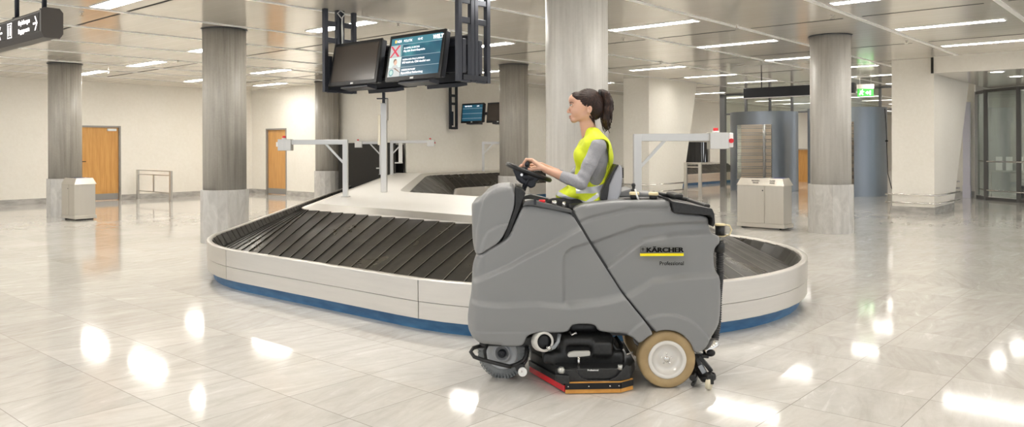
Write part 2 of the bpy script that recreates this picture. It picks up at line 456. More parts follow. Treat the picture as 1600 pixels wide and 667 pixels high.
# sprinkler heads
SP = [((127, 18), 'leftmost'), ((170, 111), 'x'), ((278, 94), ''), ((622, 35), ''), ((974, 59), ''), ((1033, 96), ''), ((1300, 23), ''), ((1416, 63), ''), ((1151, 39), ''), ((496, 113), '')]
def at(px, py, z):
    a = px-800; b = py-230.1; c_, s_ = math.cos(-0.003916), math.sin(-0.003916)
    X = a*c_+b*s_; Y = -a*s_+b*c_
    d = FOC*(EYE-z)/Y
    return cs(X/FOC*d, d, z)
SL = ['sprinkler head nearest the hanging direction sign', 'sprinkler head right of the leftmost column lamp', 'sprinkler head left of the second column', 'sprinkler head on the white rail above the lit monitor',
      'sprinkler head right of the big central column, nearer one', 'sprinkler head above the tapered cream pillar', 'sprinkler head on the rail above the right column', 'sprinkler head left of the cream bulkhead',
      'sprinkler head between the two lamps right of the central column', 'sprinkler head left of the dark monitor']
for (p, _), lab in zip(SP, SL):
    q = at(p[0], p[1], CH)
    t = thing('sprinkler_head', lab, 'sprinkler', q, group='ceiling sprinklers')
    MB().lathe([(0.035, 0), (0.03, -0.012), (0.012, -0.015), (0.012, -0.045), (0.004, -0.05)], 12).build('escutcheon', M_chrome, t)
    MB().lathe([(0.028, -0.055), (0.028, -0.06)], 12).build('deflector', M_chrome, t)

# columns
def column(x, y, lab, m, ph=0.0):
    t = thing('round_column', lab, 'column', (x, y, 0), group='round concrete columns')
    n = 48
    MB().lathe([(0.335, 0.80), (0.335, CH-0.002)], n).build('shaft', m, t)
    b = MB(); k = 16
    for i in range(k):
        a0 = 2*PI*(i+0.006)/k+ph; a1 = 2*PI*(i+0.994)/k+ph; r = 0.372
        b.prism([(0.33*math.cos(a0), 0.33*math.sin(a0)), (r*math.cos(a0), r*math.sin(a0)), (r*math.cos(a1), r*math.sin(a1)), (0.33*math.cos(a1), 0.33*math.sin(a1))], 0, 0.838)
    b.build('stone_cladding', M_stone, t)
    MB().lathe([(0.36, CH-0.012), (0.36, CH-0.001)], n, cap=True).build('ceiling_collar', M_framemetal, t)
    return t
column(6.72, 19.25, 'concrete column at far left beside the steel waste bin', M_conc)
column(6.52, 11.87, 'concrete column standing just behind the left end of the baggage carousel', M_conc)
column(13.72, 19.15, 'concrete column at the back wall behind the left gate arm, right of the narrow door', M_conc)
column(13.85, 12.04, 'concrete column behind the steering wheel, left of the big central one', M_conc)
column(6.82, 5.03, 'largest pale concrete column rising directly behind the seated woman', M_conc_light)
column(13.97, 4.83, 'pale concrete column on the right beside the wide steel waste bin', M_conc_light)

# tapered pillars
def pillar(name, lab, x0, x1b, x1t, y0, y1, rails_z):
    t = thing(name, lab, 'pillar', (x0, y0, 0))
    L0 = x1b-x0; L1 = x1t-x0; W = y1-y0
    vs = [(0, 0, 0), (L0, 0, 0), (L0, W, 0), (0, W, 0), (0, 0, CH-0.002), (L1, 0, CH-0.002), (L1, W, CH-0.002), (0, W, CH-0.002)]
    MB().add(vs, [(0, 3, 2, 1), (4, 5, 6, 7), (0, 1, 5, 4), (1, 2, 6, 5), (2, 3, 7, 6), (3, 0, 4, 7)]).build('pillar_body', M_wall, t)
    MB().box(-0.02, L0+0.02, -0.02, W+0.02, 0, 0.15).build('stone_base', M_base, t)
    for z in rails_z:
        e = 0.11
        MB().tube([(L0+e, -e, z), (-e, -e, z), (-e, W+e, z)], 0.019, 8).build('bumper_rail', M_chrome, t)
    b = MB()
    for (x, y) in ((0.4, -0.1), (L0-0.3, -0.1), (-0.1, W-0.2)):
        for z in rails_z: b.bar((x, y, z), (x if y < 0 and x > 0 else 0, 0 if x > 0 else y, z), 0.02)
    b.build('rail_bracket', M_chrome, t)
    return t
pillar('tapered_pillar', 'cream pillar with a slanting right edge in the middle distance, left of the turnstiles', 18.7, 20.46, 21.46, 11.35, 12.17, (0.26, 0.46))
pillar('rectangular_pillar', 'wide cream pillar with two low bumper rails on the right, joining the bulkhead', 18.95, 20.7, 22.6, 4.34, 5.2, (0.24, 0.42))
# bulkhead and soffit
bk = struct('trim_30', MB().box(18.75, 25.2, -6, 4.30, 3.06, CH-0.001), M_wall)
MB().box(18.76, 25.2, -6, 4.29, 3.05, 3.059).build('soffit_panel', M_ceil, bk)
MB().box(18.70, 18.75, 4.30, 4.34, 3.06, 3.40).build('shadow_gap', M_dark, bk)
for i, (px, py) in enumerate(((1558, 112), (1588, 119))):
    q = at(px, py, 3.05)
    t = thing('round_downlight', ['lit round downlight in the soffit, left of the pair', 'lit round downlight in the soffit, right of the pair'][i], 'ceiling lamp', q, group='downlights in the soffit')
    MB().lathe([(0.17, 0), (0.17, -0.012), (0.14, -0.014), (0.14, -0.004)], 24, cap=False).build('trim_ring', M_chrome, t)
    MB().lathe([(0.14, -0.004), (0.001, -0.005)], 24, cap=False).build('diffuser', M_lamp, t)
# wall right of the turnstiles, behind the wide pillar
struct('wall_right', MB().box(25.75, 25.95, 4.85, 6.9, 0, CH), M_wall)
struct('baseboard_right', MB().box(25.72, 25.75, 4.85, 6.9, 0, 0.18), M_base)
# ------------------------------------------------------------------ baggage carousel
def lin(a, b, n): return [(a[0]+(b[0]-a[0])*i/n, a[1]+(b[1]-a[1])*i/n) for i in range(n)]
def arc(c, r, a0, a1, n): return [(c[0]+r*math.cos(R(a0+(a1-a0)*i/n)), c[1]+r*math.sin(R(a0+(a1-a0)*i/n))) for i in range(n)]
def smooth_poly(pts, it=2):
    for _ in range(it):
        q = [pts[0]]
        for a, b in zip(pts[:-1], pts[1:]):
            q.append((a[0]*.75+b[0]*.25, a[1]*.75+b[1]*.25)); q.append((a[0]*.25+b[0]*.75, a[1]*.25+b[1]*.75))
        q.append(pts[-1]); pts = q
    return pts
def resample(pts, n):
    P = np.array(pts); d = np.r_[0, np.cumsum(np.hypot(*np.diff(P, axis=0).T))]
    s = np.linspace(0, d[-1], n+1)
    return [(float(np.interp(t, d, P[:, 0])), float(np.interp(t, d, P[:, 1]))) for t in s[:-1]]
pv = (5.85, 8.14); q45 = 0.70710678
OUT = []; INN = []
def seg(o, i, n): OUT.extend(resample(o, n)); INN.extend(resample(i, n))
po = (6.88, 7.543); pi_ = (5.79, 8.12)
seg([(14.04, 18.40), (po[0]-2.6*q45, po[1]+2.6*q45)], [(14.04, 16.46), (pi_[0]-.1*q45, pi_[1]+.1*q45)], 58)
OUT += arc(po, 2.6, 135, 180, 8); INN += arc(pi_, 0.1, 135, 180, 8)
seg([(4.28, 7.543), (4.31, 5.05)], [(5.69, 8.12), (5.64, 5.05)], 13)
lc = (6.69, 5.05)
OUT += arc(lc, 2.38, 180, 360, 30); INN += arc(lc, 1.05, 180, 360, 30)
seg([(9.07, 5.05), (9.12, 8.7)], [(7.74, 5.05), (8.02, 8.7)], 14)
seg(smooth_poly([(9.12, 8.7), (9.13, 9.2), (9.6, 9.7), (13.9, 14.0), (14.6, 14.7), (15.4, 14.7)]),
    smooth_poly([(8.02, 8.7), (8.02, 9.3), (8.4, 9.75), (12.9, 14.3), (14.2, 15.6), (15.4, 15.6)]), 36)
seg([(15.4, 14.7), (32, 14.7)], [(15.4, 15.6), (32, 15.6)], 60)
OUT.append((32, 14.7)); INN.append((32, 15.6))
car = thing('baggage_carousel', 'large baggage carousel with dark rubber slats, pale steel deck and blue kick plate', 'baggage carousel', (6.72, 5.05, 0))
ox, oy = 6.72, 5.05
def L3(p, z): return (p[0]-ox, p[1]-oy, z)
def lerp(a, b, t): return (a[0]+(b[0]-a[0])*t, a[1]+(b[1]-a[1])*t)
def inset(i, d):
    a, b = OUT[i], INN[i]; L = math.hypot(b[0]-a[0], b[1]-a[1]); return lerp(a, b, d/L)
N = len(OUT)
# slats: upturned outer lip, sloping body; each slat overlaps the next
b = MB(); e = MB()
random.seed(3)
for i in range(N-1):
    st = 0.010; g = 0.03
    sec = []
    for k, dz in ((i, 0.0), (i+1, st)):
        A = inset(k, 0.06); B = inset(k, 0.15)
        a, c_ = OUT[k], INN[k]
        Cc = lerp(a, c_, 0.5); D = lerp(a, c_, 0.855)
        sec.append([L3(A, 0.415+dz*0.6), L3(inset(k, 0.075), 0.40+dz), L3(B, 0.285+dz), L3(Cc, 0.54+dz), L3(D, 0.755+dz)])
    m_ = 5
    # pull the ends apart so a thin joint shows
    s0, s1 = sec
    tw = random.uniform(-0.0015, 0.0015)
    s0 = [(p[0], p[1], p[2]+tw) for p in s0]
    vs = s0+s1+[(p[0], p[1], p[2]-0.02) for p in s1]
    fs = [(j, j+1, m_+j+1, m_+j) for j in range(m_-1)]+[(m_+j, m_+j+1, 2*m_+j+1, 2*m_+j) for j in range(m_-1)]
    b.add(vs, fs)
    # worn edge along the joint
    ed = []
    for j in (2, 3, 4):
        p, q = Vector(s1[j]), Vector(s0[j]); d = (q-p).normalized()*0.006
        ed += [tuple(p+Vector((0, 0, 0.0015))), tuple(p+d+Vector((0, 0, 0.0015)))]
    e.add(ed, [(0, 1, 3, 2), (2, 3, 5, 4)])
b.build('rubber_slats', M_belt, car)
e.build('slat_joint', M_seam, car)
# underlying tray that closes the belt
tr = MB(); vs = []
for i in range(N):
    vs += [L3(inset(i, 0.02), 0.30), L3(inset(i, 0.16), 0.25), L3(lerp(OUT[i], INN[i], 0.9), 0.73)]
tr.add(vs, [(3*i+j, 3*i+j+1, 3*i+j+4, 3*i+j+3) for i in range(N-1) for j in (0, 1)])
tr.build('belt_tray', M_dark, car)
# steel bevel and deck
bv = MB(); vs = []
for i in range(N): vs += [L3(lerp(OUT[i], INN[i], 0.85), 0.742), L3(lerp(OUT[i], INN[i], 0.858), 0.772), L3(INN[i], 0.82)]
bv.add(vs, [(3*i+j, 3*i+j+1, 3*i+j+4, 3*i+j+3) for i in range(N-1) for j in (0, 1)])
bv.build('deck_edge', M_steel, car)
dk = MB(); poly = [L3(p, 0.82) for p in INN]+[L3((32, 16.08), 0.82), L3((14.04, 16.08), 0.82)]
dk.add(poly, [tuple(range(len(poly)))])
do = dk.build('deck', M_deck, car)
bm = bmesh.new(); bm.from_mesh(do.data); bmesh.ops.triangulate(bm, faces=bm.faces); bmesh.ops.recalc_face_normals(bm, faces=bm.faces)
for f in bm.faces:
    if f.normal.z < 0: f.normal_flip()
bm.to_mesh(do.data); bm.free()
# outer skirt in panels
def skirt(name, i0, i1, d0, d1, z0, z1, m, gap=0.004):
    s = MB(); vs = []
    idx = list(range(i0, i1+1))
    for n_, i in enumerate(idx):
        a = inset(i, d0); c_ = inset(i, d1)
        if n_ == 0 and i0 > 0: nb = inset(i+1, d0); nc = inset(i+1, d1); l = math.hypot(nb[0]-a[0], nb[1]-a[1]); a = lerp(a, nb, gap/l); c_ = lerp(c_, nc, gap/l)
        if n_ == len(idx)-1 and i1 < N-1: nb = inset(i-1, d0); nc = inset(i-1, d1); l = math.hypot(nb[0]-a[0], nb[1]-a[1]); a = lerp(a, nb, gap/l); c_ = lerp(c_, nc, gap/l)
        vs += [L3(a, z0), L3(a, z1), L3(c_, z1), L3(c_, z0)]
    k = len(idx)
    fs = [(4*i+j, 4*(i+1)+j, 4*(i+1)+(j+1) % 4, 4*i+(j+1) % 4) for i in range(k-1) for j in range(4)]+[(0, 1, 2, 3), (4*k-4, 4*k-1, 4*k-2, 4*k-3)]
    s.add(vs, fs, False)
    o = s.build(name, m, car)
    for p in o.data.polygons: p.use_smooth = True
    o.modifiers.new('e', 'EDGE_SPLIT').split_angle = R(35)
    return o
sr = [0, 16, 32, 48, 65, 80, 90, 100, 114, 126, 141, 158, 176, 194, N-1]
for a, c_ in zip(sr[:-1], sr[1:]):
    skirt('rim_panel', a, c_, 0.0, 0.03, 0.248, 0.425, M_steel_h)
    skirt('skirt_panel', a, c_, 0.004, 0.03, 0.105, 0.243, M_steel_h)
skirt('kick_plate', 0, N-1, 0.075, 0.095, 0, 0.13, M_blue)
lp = MB(); vs = []
for i in range(N):
    for d, z in ((-0.004, 0.418), (-0.003, 0.429), (0.006, 0.434), (0.045, 0.434), (0.055, 0.428), (0.055, 0.31)): vs.append(L3(inset(i, d), z))
lp.add(vs, [(6*i+j, 6*(i+1)+j, 6*(i+1)+j+1, 6*i+j+1) for i in range(N-1) for j in range(5)], True)
lp.build('rim_cap', M_chrome if False else M_steel_h, car)

# black strip curtains and their frames in the two wall openings
def curtain(lab, axis, c, a0, a1, z0, z1):
    cen = (a0+a1)/2
    t = thing('strip_curtain', lab, 'curtain', (c, cen, 0) if axis == 'x' else (cen, c, 0), 0 if axis == 'y' else PI/2, group=None)
    W = a1-a0
    f = MB().box(-W/2, W/2, -0.05, 0.02, z1-0.06, z1).box(-W/2, -W/2+0.06, -0.05, 0.02, 0, z1-0.06).box(W/2-0.06, W/2, -0.05, 0.02, 0, z1-0.06)
    f.build('curtain_frame', M_steel, t)
    n = int(W/0.16); random.seed(5)
    for i in range(n):
        x0 = -W/2+0.06+(W-0.12)*i/n; x1 = -W/2+0.06+(W-0.12)*(i+1)/n+0.012
        y = 0.01+random.uniform(-0.012, 0.012); k = 6; vs = []
        ph = random.uniform(0, 6)
        for j in range(k+1):
            z = z1-0.06-(z1-0.06-z0)*j/k; o_ = y+0.02*math.sin(ph+j*0.8)*(j/k)
            vs += [(x0, o_, z), (x1, o_+0.008, z)]
        MB().add(vs, [(2*j, 2*j+1, 2*j+3, 2*j+2) for j in range(k)]).build('rubber_strip', M_rubber, t)
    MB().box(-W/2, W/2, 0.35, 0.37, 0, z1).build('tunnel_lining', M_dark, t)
    return t
curtain('black rubber strip curtain where the belt enters the back wall, behind the gate arms', 'x', WB+0.06, 16.2, 18.7, 0.3, 1.64)
curtain('black rubber strip curtain far off, under the right gate arm, between pillar and turnstiles', 'y', WR+0.08, 29.05, 31.55, 0.3, 1.75)

# emergency-stop gate arms standing on the deck
def gate(px_x, d, base_z, top_z, arm_dir, arm_len, lab, box=True, w=0.07, ang=0.0, white=False):
    p = cs(px_x, d)
    t = thing('gate_arm', lab, 'gate arm', (p.x, p.y, base_z), THETA+ang, group='gate arms on the carousel')
    h = top_z-base_z
    MB().box(-w/2, w/2, -w/2, w/2, 0, h).box(-w*0.8, w*0.8, -w*0.8, w*0.8, 0, 0.008).build('post', M_alu, t, bevel=0.004)
    s = arm_dir
    MB().box(min(0, s*arm_len), max(0, s*arm_len), -w/2+0.003, w/2-0.003, h-w*0.95, h+0.001).build('arm', M_alu, t, bevel=0.003)
    MB().bar((s*0.02, 0, h-0.33), (s*0.27, 0, h-0.06), 0.028, 0.028).build('brace', M_alu, t)
    if box:
        bx = s*(arm_len-0.02)
        MB().box(bx-0.09, bx+0.09, -0.07, 0.07, h-0.15, h-0.002+0.012).build('stop_box', M_steel, t, bevel=0.004)
        MB().cyl((bx-0.02, 0, h+0.01), (bx-0.02, 0, h+0.025), 0.032, 12).build('button_collar', M_white, t)
        MB().cyl((bx-0.02, 0, h+0.025), (bx-0.02, 0, h+0.055), 0.024, 12).build('stop_button', M_red, t)
        if white:
            MB().box(bx+0.09, bx+0.135, -0.06, 0.06, h-0.135, h+0.005).build('end_cover', M_white, t, bevel=0.008)
            MB().cyl((bx+0.11, -0.06, h-0.07), (bx+0.11, -0.085, h-0.07), 0.022, 12).build('stop_button', M_red, t)
        elif s > 0:
            MB().cyl((bx+0.09, 0, h-0.06), (bx+0.11, 0, h-0.06), 0.02, 12).build('stop_button', M_red, t)
    return t
DZ = 0.822
gate(-2.31, 10.9, DZ, 1.615, -1, 0.85, 'aluminium gate arm reaching left with a grey stop box, nearest on the left deck')
gate(-3.0, 19.6, DZ, 1.68, 1, 1.0, 'aluminium gate arm reaching right from behind the tall pole, stop box at its right end')
gate(-3.32, 19.9, DZ, 1.66, -1, 0.58, 'short aluminium gate arm before the black curtain with a pale stop box')
gate(-0.82, 22.4, DZ, 1.66, 1, 1.1, 'thin aluminium gate arm at the rear wall below the far monitors', box=False)
gate(1.21, 7.6, DZ, 1.625, 1, 0.80, 'large aluminium gate arm reaching right behind the cleaning machine with a red button end', white=True, w=0.075)

# tall pole with sensor plates
p = cs(-1.955, 12.0)
t = thing('sign_pole', 'tall aluminium pole on the carousel deck under the hanging monitors', 'pole', (p.x, p.y, DZ), THETA)
MB().box(-0.045, 0.045, -0.045, 0.045, 0, 1.36).build('pole', M_alu, t, bevel=0.006)
MB().box(-0.085, -0.047, -0.05, 0.03, 0.72, 1.18).build('mounting_batten', mat('pale_batten', (0.80, 0.74, 0.60), 0.5), t)
MB().box(0.047, 0.058, -0.10, 0.10, 1.10, 1.42).build('side_plate', M_steel, t)
MB().box(-0.02, 0.02, -0.03, 0.03, 1.36, 1.52).box(-0.10, 0.06, -0.05, 0.05, 1.42, 1.435).build('bracket', M_framemetal, t)
# narrow bars with feet in front of the curtain
for (x, d, zb, lab) in ((-3.295, 19.9, 1.0, 'short hanging white bar with a foot, left one before the black curtain'), (-2.78, 19.6, 1.14, 'short hanging white bar with a foot, right one before the black curtain')):
    p = cs(x, d); t = thing('light_barrier_bar', lab, 'sensor bar', (p.x, p.y, zb), THETA, group='sensor bars before the curtain')
    MB().box(-0.045, 0.045, -0.03, 0.03, 0, 1.66-zb).build('bar', M_white, t)
    MB().box(-0.14, 0.05, -0.035, 0.035, -0.03, 0.0).build('foot', M_steel, t)
# ------------------------------------------------------------------ turnstiles and glazed partition
M_blueshell = brushed('blue_grey_satin_metal', (0.33, 0.37, 0.425), 0.34, (2, 2, 0.2), 0.03, metal=0.7)
M_turnframe = mat('grey_metal_frame', (0.20, 0.20, 0.205), 0.35, 0.5)
def turnstile(cx, cy, r, lab, open0, open1, H=2.66):
    # angles in the building grid measured from -x (towards the viewer side), counter-clockwise seen from above
    t = thing('full_height_turnstile', lab, 'turnstile', (cx, cy, 0), group='revolving turnstiles')
    b = MB(); n = 72
    def strip(a0, a1, z0, z1):
        k = max(3, int(abs(a1-a0)/4)); vs = []
        for i in range(k+1):
            a = R(a0+(a1-a0)*i/k)
            for rr in (r, r-0.035):
                x, y = -rr*math.cos(a), -rr*math.sin(a)
                vs += [(x, y, z0), (x, y, z1)]
        fs = [(4*i, 4*i+1, 4*i+5, 4*i+4) for i in range(k)]+[(4*i+3, 4*i+2, 4*i+6, 4*i+7) for i in range(k)]+[(4*i+1, 4*i+3, 4*i+7, 4*i+5) for i in range(k)]+[(4*i+2, 4*i, 4*i+4, 4*i+6) for i in range(k)]+[(0, 2, 3, 1), (4*k, 4*k+1, 4*k+3, 4*k+2)]
        b.add(vs, fs)
    strip(open1, 100, 0, H); strip(-100, open0, 0, H); strip(open0, open1, 2.22, H)
    o = b.build('curved_shell', M_blueshell, t)
    for p in o.data.polygons: p.use_smooth = True
    o.modifiers.new('e', 'EDGE_SPLIT').split_angle = R(30)
    b = MB(); vs = []
    for i in range(25):
        a = R(110+140*i/24); x, y = -(r-0.05)*math.cos(a), -(r-0.05)*math.sin(a); vs += [(x, y, 0.02), (x, y, H-0.36)]
    b.add(vs, [(2*i, 2*i+1, 2*i+3, 2*i+2) for i in range(24)]); b.build('tan_back_panel', mat('tan_laminate', (0.85, 0.74, 0.60), 0.6), t)
    MB().cyl((0, 0, 0), (0, 0, H-0.3), 0.045, 14).build('rotor_post', M_alu, t)
    for ang in (20, 140, 260):
        for k in range(9):
            z = 0.28+0.23*k; a = R(ang); c_, s_ = math.cos(a), math.sin(a); L = r-0.12
            pts = [(0.04*c_, 0.04*s_, z), ((L-0.05)*c_, (L-0.05)*s_, z), (L*c_, L*s_, z+0.035), ((L-0.05)*c_, (L-0.05)*s_, z+0.07), (0.04*c_, 0.04*s_, z+0.07)]
            MB().tube(pts, 0.012, 6).build('rotor_arm', M_alu, t)
    MB().bar((0.12, -0.25, 0), (0.12, -0.25, H-0.3), 0.05, 0.12).build('comb_post', M_turnframe, t)
    for k in range(9):
        MB().cyl((0.12, -0.25, 0.4+0.23*k), (0.15, -r+0.1, 0.4+0.23*k), 0.018, 6).build('comb_bar', M_chrome, t)
    return t
turnstile(25.95, 11.2, 1.12, 'left blue-grey round turnstile with its barred opening facing the hall, behind the wide bin', -30, 36)
turnstile(25.2, 8.22, 1.14, 'right blue-grey round turnstile partly hidden behind the right column', -18, 28)
t = thing('power_cable', 'black cable hanging down the right turnstile', 'cable')
q = cs(11.15, 23.2)
MB().tube([tuple(q+RIGHT*a+Vector((0, 0, z))) for a, z in ((-0.14, 2.6), (-0.1, 2.0), (-0.08, 1.3), (-0.06, 0.7), (0.05, 0.25), (0.22, 0.03), (0.42, 0.015))], 0.012, 6).build('cable_run', M_black, t)
MB().lathe([(0.03, 0), (0.045, 0.02), (0.03, 0.05)], 12, Matrix.Translation(q+RIGHT*-0.10+FWD*-0.02+Vector((0, 0, 1.62)))).build('cable_clip', M_black, t)

# glazed partition above and around the turnstiles
PX = 27.15
gp = thing('glazed_partition', 'grey framed glazed partition above the turnstiles', 'glass partition', (PX, 9.4, 0))
f = MB()
for y in (12.4, 11.5, 10.7, 9.9, 8.8, 7.8): f.box(-0.05, 0.05, y-9.4-0.035, y-9.4+0.035, 2.68 if y != 9.9 else 0, CH-0.002)
for z in (2.66, 3.37): f.box(-0.05, 0.05, 7.0-9.4, 13.2-9.4, z, z+0.05)
f.box(-0.07, 0.07, 13.2-9.4, 13.4-9.4, 0, CH-0.002)
f.build('partition_frame', M_turnframe, gp)
for a, c_ in ((7.84, 8.76), (8.84, 9.86), (9.94, 10.66), (10.74, 11.46), (11.54, 12.36), (12.44, 13.2)):
    MB().box(-0.006, 0.006, a-9.4, c_-9.4, 2.71, 3.37).build('glass_pane', M_glass, gp)
MB().box(-0.006, 0.006, 12.5-9.4, 13.2-9.4, 0.05, 2.66).build('glass_pane', M_glass, gp)
# things far beyond the turnstiles that glow through the gaps
t = thing('service_counter', 'orange wood counter glimpsed between the two turnstiles', 'counter', (33.0, 12.4, 0))
MB().box(-0.2, 0.2, -1.3, 1.3, 0, 1.35).build('counter_body', M_wood, t); MB().box(-0.25, 0.25, -1.35, 1.35, 1.35, 1.4).build('counter_top', M_steel, t)

# black hanging box sign seen from behind
t = thing('hanging_black_sign', 'long unlit black sign box hanging before the turnstile glazing', 'sign', (20.0, 7.75, 2.79))
MB().box(-0.09, 0.09, -1.42, 1.42, 0, 0.26).build('sign_box', M_black, t, bevel=0.01)
MB().box(-0.1, 0.1, -1.43, 1.43, -0.015, 0.0).build('lower_rail', M_alu, t)
for y in (-0.95, 0.95): MB().cyl((0, y, 0.26), (0, y, CH-2.79-0.0), 0.014, 8).build('hanging_rod', M_blackmetal, t)
# exit sign
q = cs(9.72, 21.6)
t = thing('exit_sign', 'green and white running-man exit sign hanging by two rods', 'exit sign', (q.x, q.y, 2.86), THETA)
M_exit = mat('exit_sign_green', (0.05, 0.5, 0.08), 0.4, emit=(0.10, 0.55, 0.08), es=0.5)
M_exitw = mat('exit_sign_white', (0.9, 0.95, 0.9), 0.4, emit=(0.9, 1.0, 0.9), es=1.1)
MB().box(-0.21, 0.21, -0.03, 0.03, 0, 0.21).build('sign_panel', M_exit, t)
MB().box(-0.215, 0.215, -0.05, 0.05, 0.21, 0.33).build('lamp_housing', M_wall, t)
for x in (-0.15, 0.15): MB().cyl((x, 0, 0.33), (x, 0, CH-2.86-0.02), 0.008, 6).build('hanging_rod', M_alu, t)
MB().lathe([(0.001, 0.53), (0.22, 0.53), (0.24, 0.558)], 20).build('ceiling_rose', M_white, t)
y = -0.031; e = MB()
e.xz([(-0.02, 0.10), (0.05, 0.15), (0.05, 0.12), (0.10, 0.12), (0.10, 0.16), (0.135, 0.16), (0.135, 0.04), (0.10, 0.04), (0.10, 0.08), (0.05, 0.08), (0.05, 0.05)][::-1], y-0.002, y)
e.xz([(-0.19, 0.07), (-0.14, 0.10), (-0.15, 0.14), (-0.12, 0.16), (-0.07, 0.13), (-0.05, 0.14), (-0.05, 0.12), (-0.08, 0.11), (-0.10, 0.12), (-0.10, 0.09), (-0.07, 0.05), (-0.09, 0.03), (-0.12, 0.07), (-0.18, 0.04)][::-1], y-0.002, y)
e.cyl((-0.10, y-0.002, 0.175), (-0.10, y, 0.175), 0.016, 10)
e.box(-0.165, -0.16, y-0.001, y, 0.02, 0.19)
e.build('running_figure_and_arrow', M_exitw, t)

# ------------------------------------------------------------------ revolving glass door on the right
M_darkpost = mat('dark_bronze_post', (0.12, 0.115, 0.11), 0.4, 0.3)
gd = thing('revolving_glass_door', 'curved glass door enclosure with dark posts and two steel rails at the right edge', 'glass door', (25.9, 4.0, 0))
pts = [(25.75, 4.78), (24.95, 4.42), (24.25, 3.55), (23.9, 2.75), (23.75, 1.8), (23.9, 0.6)]
P = [(a-25.9, c_-4.0) for a, c_ in pts]
for i, p in enumerate(P[:-1]):
    MB().box(p[0]-0.05, p[0]+0.05, p[1]-0.05, p[1]+0.05, 0, 3.04).build('door_post', M_darkpost if i else M_doorframe, gd)
for p, q in zip(P[:-1], P[1:]):
    MB().bar((p[0], p[1], 1.55), (q[0], q[1], 1.55), 0.012, 2.9).build('curved_pane', M_glass, gd)
hd = MB()
for p, q in zip(P[:-1], P[1:]): hd.bar((p[0], p[1], 3.0), (q[0], q[1], 3.0), 0.08, 0.08); hd.bar((p[0], p[1], 0.04), (q[0], q[1], 0.04), 0.08, 0.08)
hd.build('door_rim', M_darkpost, gd)
for z in (0.27, 1.06):
    MB().tube([(a-0.14, c_-0.06, z) for a, c_ in P[0:5]], 0.022, 8).build('guard_rail', M_chrome, gd)
struct('backdrop_1', MB().box(29.5, 29.6, -4, 5.8, 0, CH), noisy('grey_outer_screen', (0.30, 0.30, 0.29), (0.50, 0.50, 0.48), 0.8, 0.6, stretch=(1, 2.5, 0.4)))  # grey wall panel added as backdrop for the view through the curved glass
t = thing('lavender_door_post', 'pale lavender post between the cream wall and the curved glass', 'post', (25.62, 5.02, 0))
MB().box(-0.06, 0.06, -0.09, 0.09, 0, 2.75).box(-0.07, 0.07, -0.1, 0.1, 0, 0.35).build('post_body', mat('lavender_coating', (0.62, 0.60, 0.68), 0.4), t)
t = thing('slatted_bench_back', 'pale slatted rack behind the curved glass', 'rack', (28.2, 3.6, 0))
for i in range(9): MB().box(-0.02, 0.02, -1.2+0.27*i, -1.03+0.27*i, 0.72, 1.15).build('slat', M_white, t)
MB().box(-0.03, 0.03, -1.3, 1.3, 0.68, 0.73).box(-0.03, 0.03, -1.3, -1.24, 0, 0.7).box(-0.03, 0.03, 1.24, 1.3, 0, 0.7).build('rack_frame', M_alu, t)
t = thing('dark_stand', 'small dark stand inside the glass door', 'stand', (26.6, 3.55, 0))
MB().box(-0.3, 0.3, -0.3, 0.3, 0, 0.35).build('stand_foot', M_blackmetal, t, bevel=0.05); MB().box(-0.1, 0.1, -0.14, 0.14, 0.35, 0.85).build('stand_body', M_black, t); MB().box(-0.02, 0.02, -0.04, 0.04, 0.85, 1.3).build('stand_pole', M_black, t)
# low rails on the wall behind the pillar and the small barrier
wr = thing('wall_bumper_rail', 'pair of low bumper rails on the cream wall beside the curved glass', 'rail', (25.62, 5.7, 0))
for z in (0.27, 0.46): MB().cyl((0, -0.5, z), (0, 0.8, z), 0.02, 8).build('rail_tube', M_chrome, wr)
for y in (-0.3, 0.6): MB().box(0, 0.11, y-0.01, y+0.01, 0.26, 0.47).build('rail_bracket', M_chrome, wr)

def barrier(name, lab, x, y, L, H, rz, mids=1):
    t = thing(name, lab, 'barrier', (x, y, 0), rz, group=None)
    for yy in (0, L): MB().box(-0.03, 0.03, yy-0.045, yy+0.045, 0, H).box(-0.05, 0.05, yy-0.06, yy+0.06, 0, 0.01).build('post', M_alu if False else M_steel, t, bevel=0.003)
    for z in (H-0.012, H-0.13, 0.26): MB().box(-0.02, 0.02, 0.045, L-0.045, z-0.012, z+0.012).build('cross_rail', M_steel, t)
    for k in range(mids):
        yy = L*(k+1)/(mids+1); MB().box(-0.015, 0.015, yy-0.025, yy+0.025, 0.272, H-0.142).build('middle_post', M_steel, t)
    return t
barrier('steel_barrier', 'low grey steel barrier standing out from the left wall beside the wooden door', 10.25, 21.6, 2.1, 0.88, 0)
barrier('steel_barrier', 'slim steel barrier beside the foot of the tapered cream pillar', 20.2, 10.6, 0.45, 1.05, R(0), 0)
barrier('steel_barrier', 'slim steel barrier behind the wide cream pillar on the right', 22.3, 4.75, 0.5, 1.02, 0, 0)

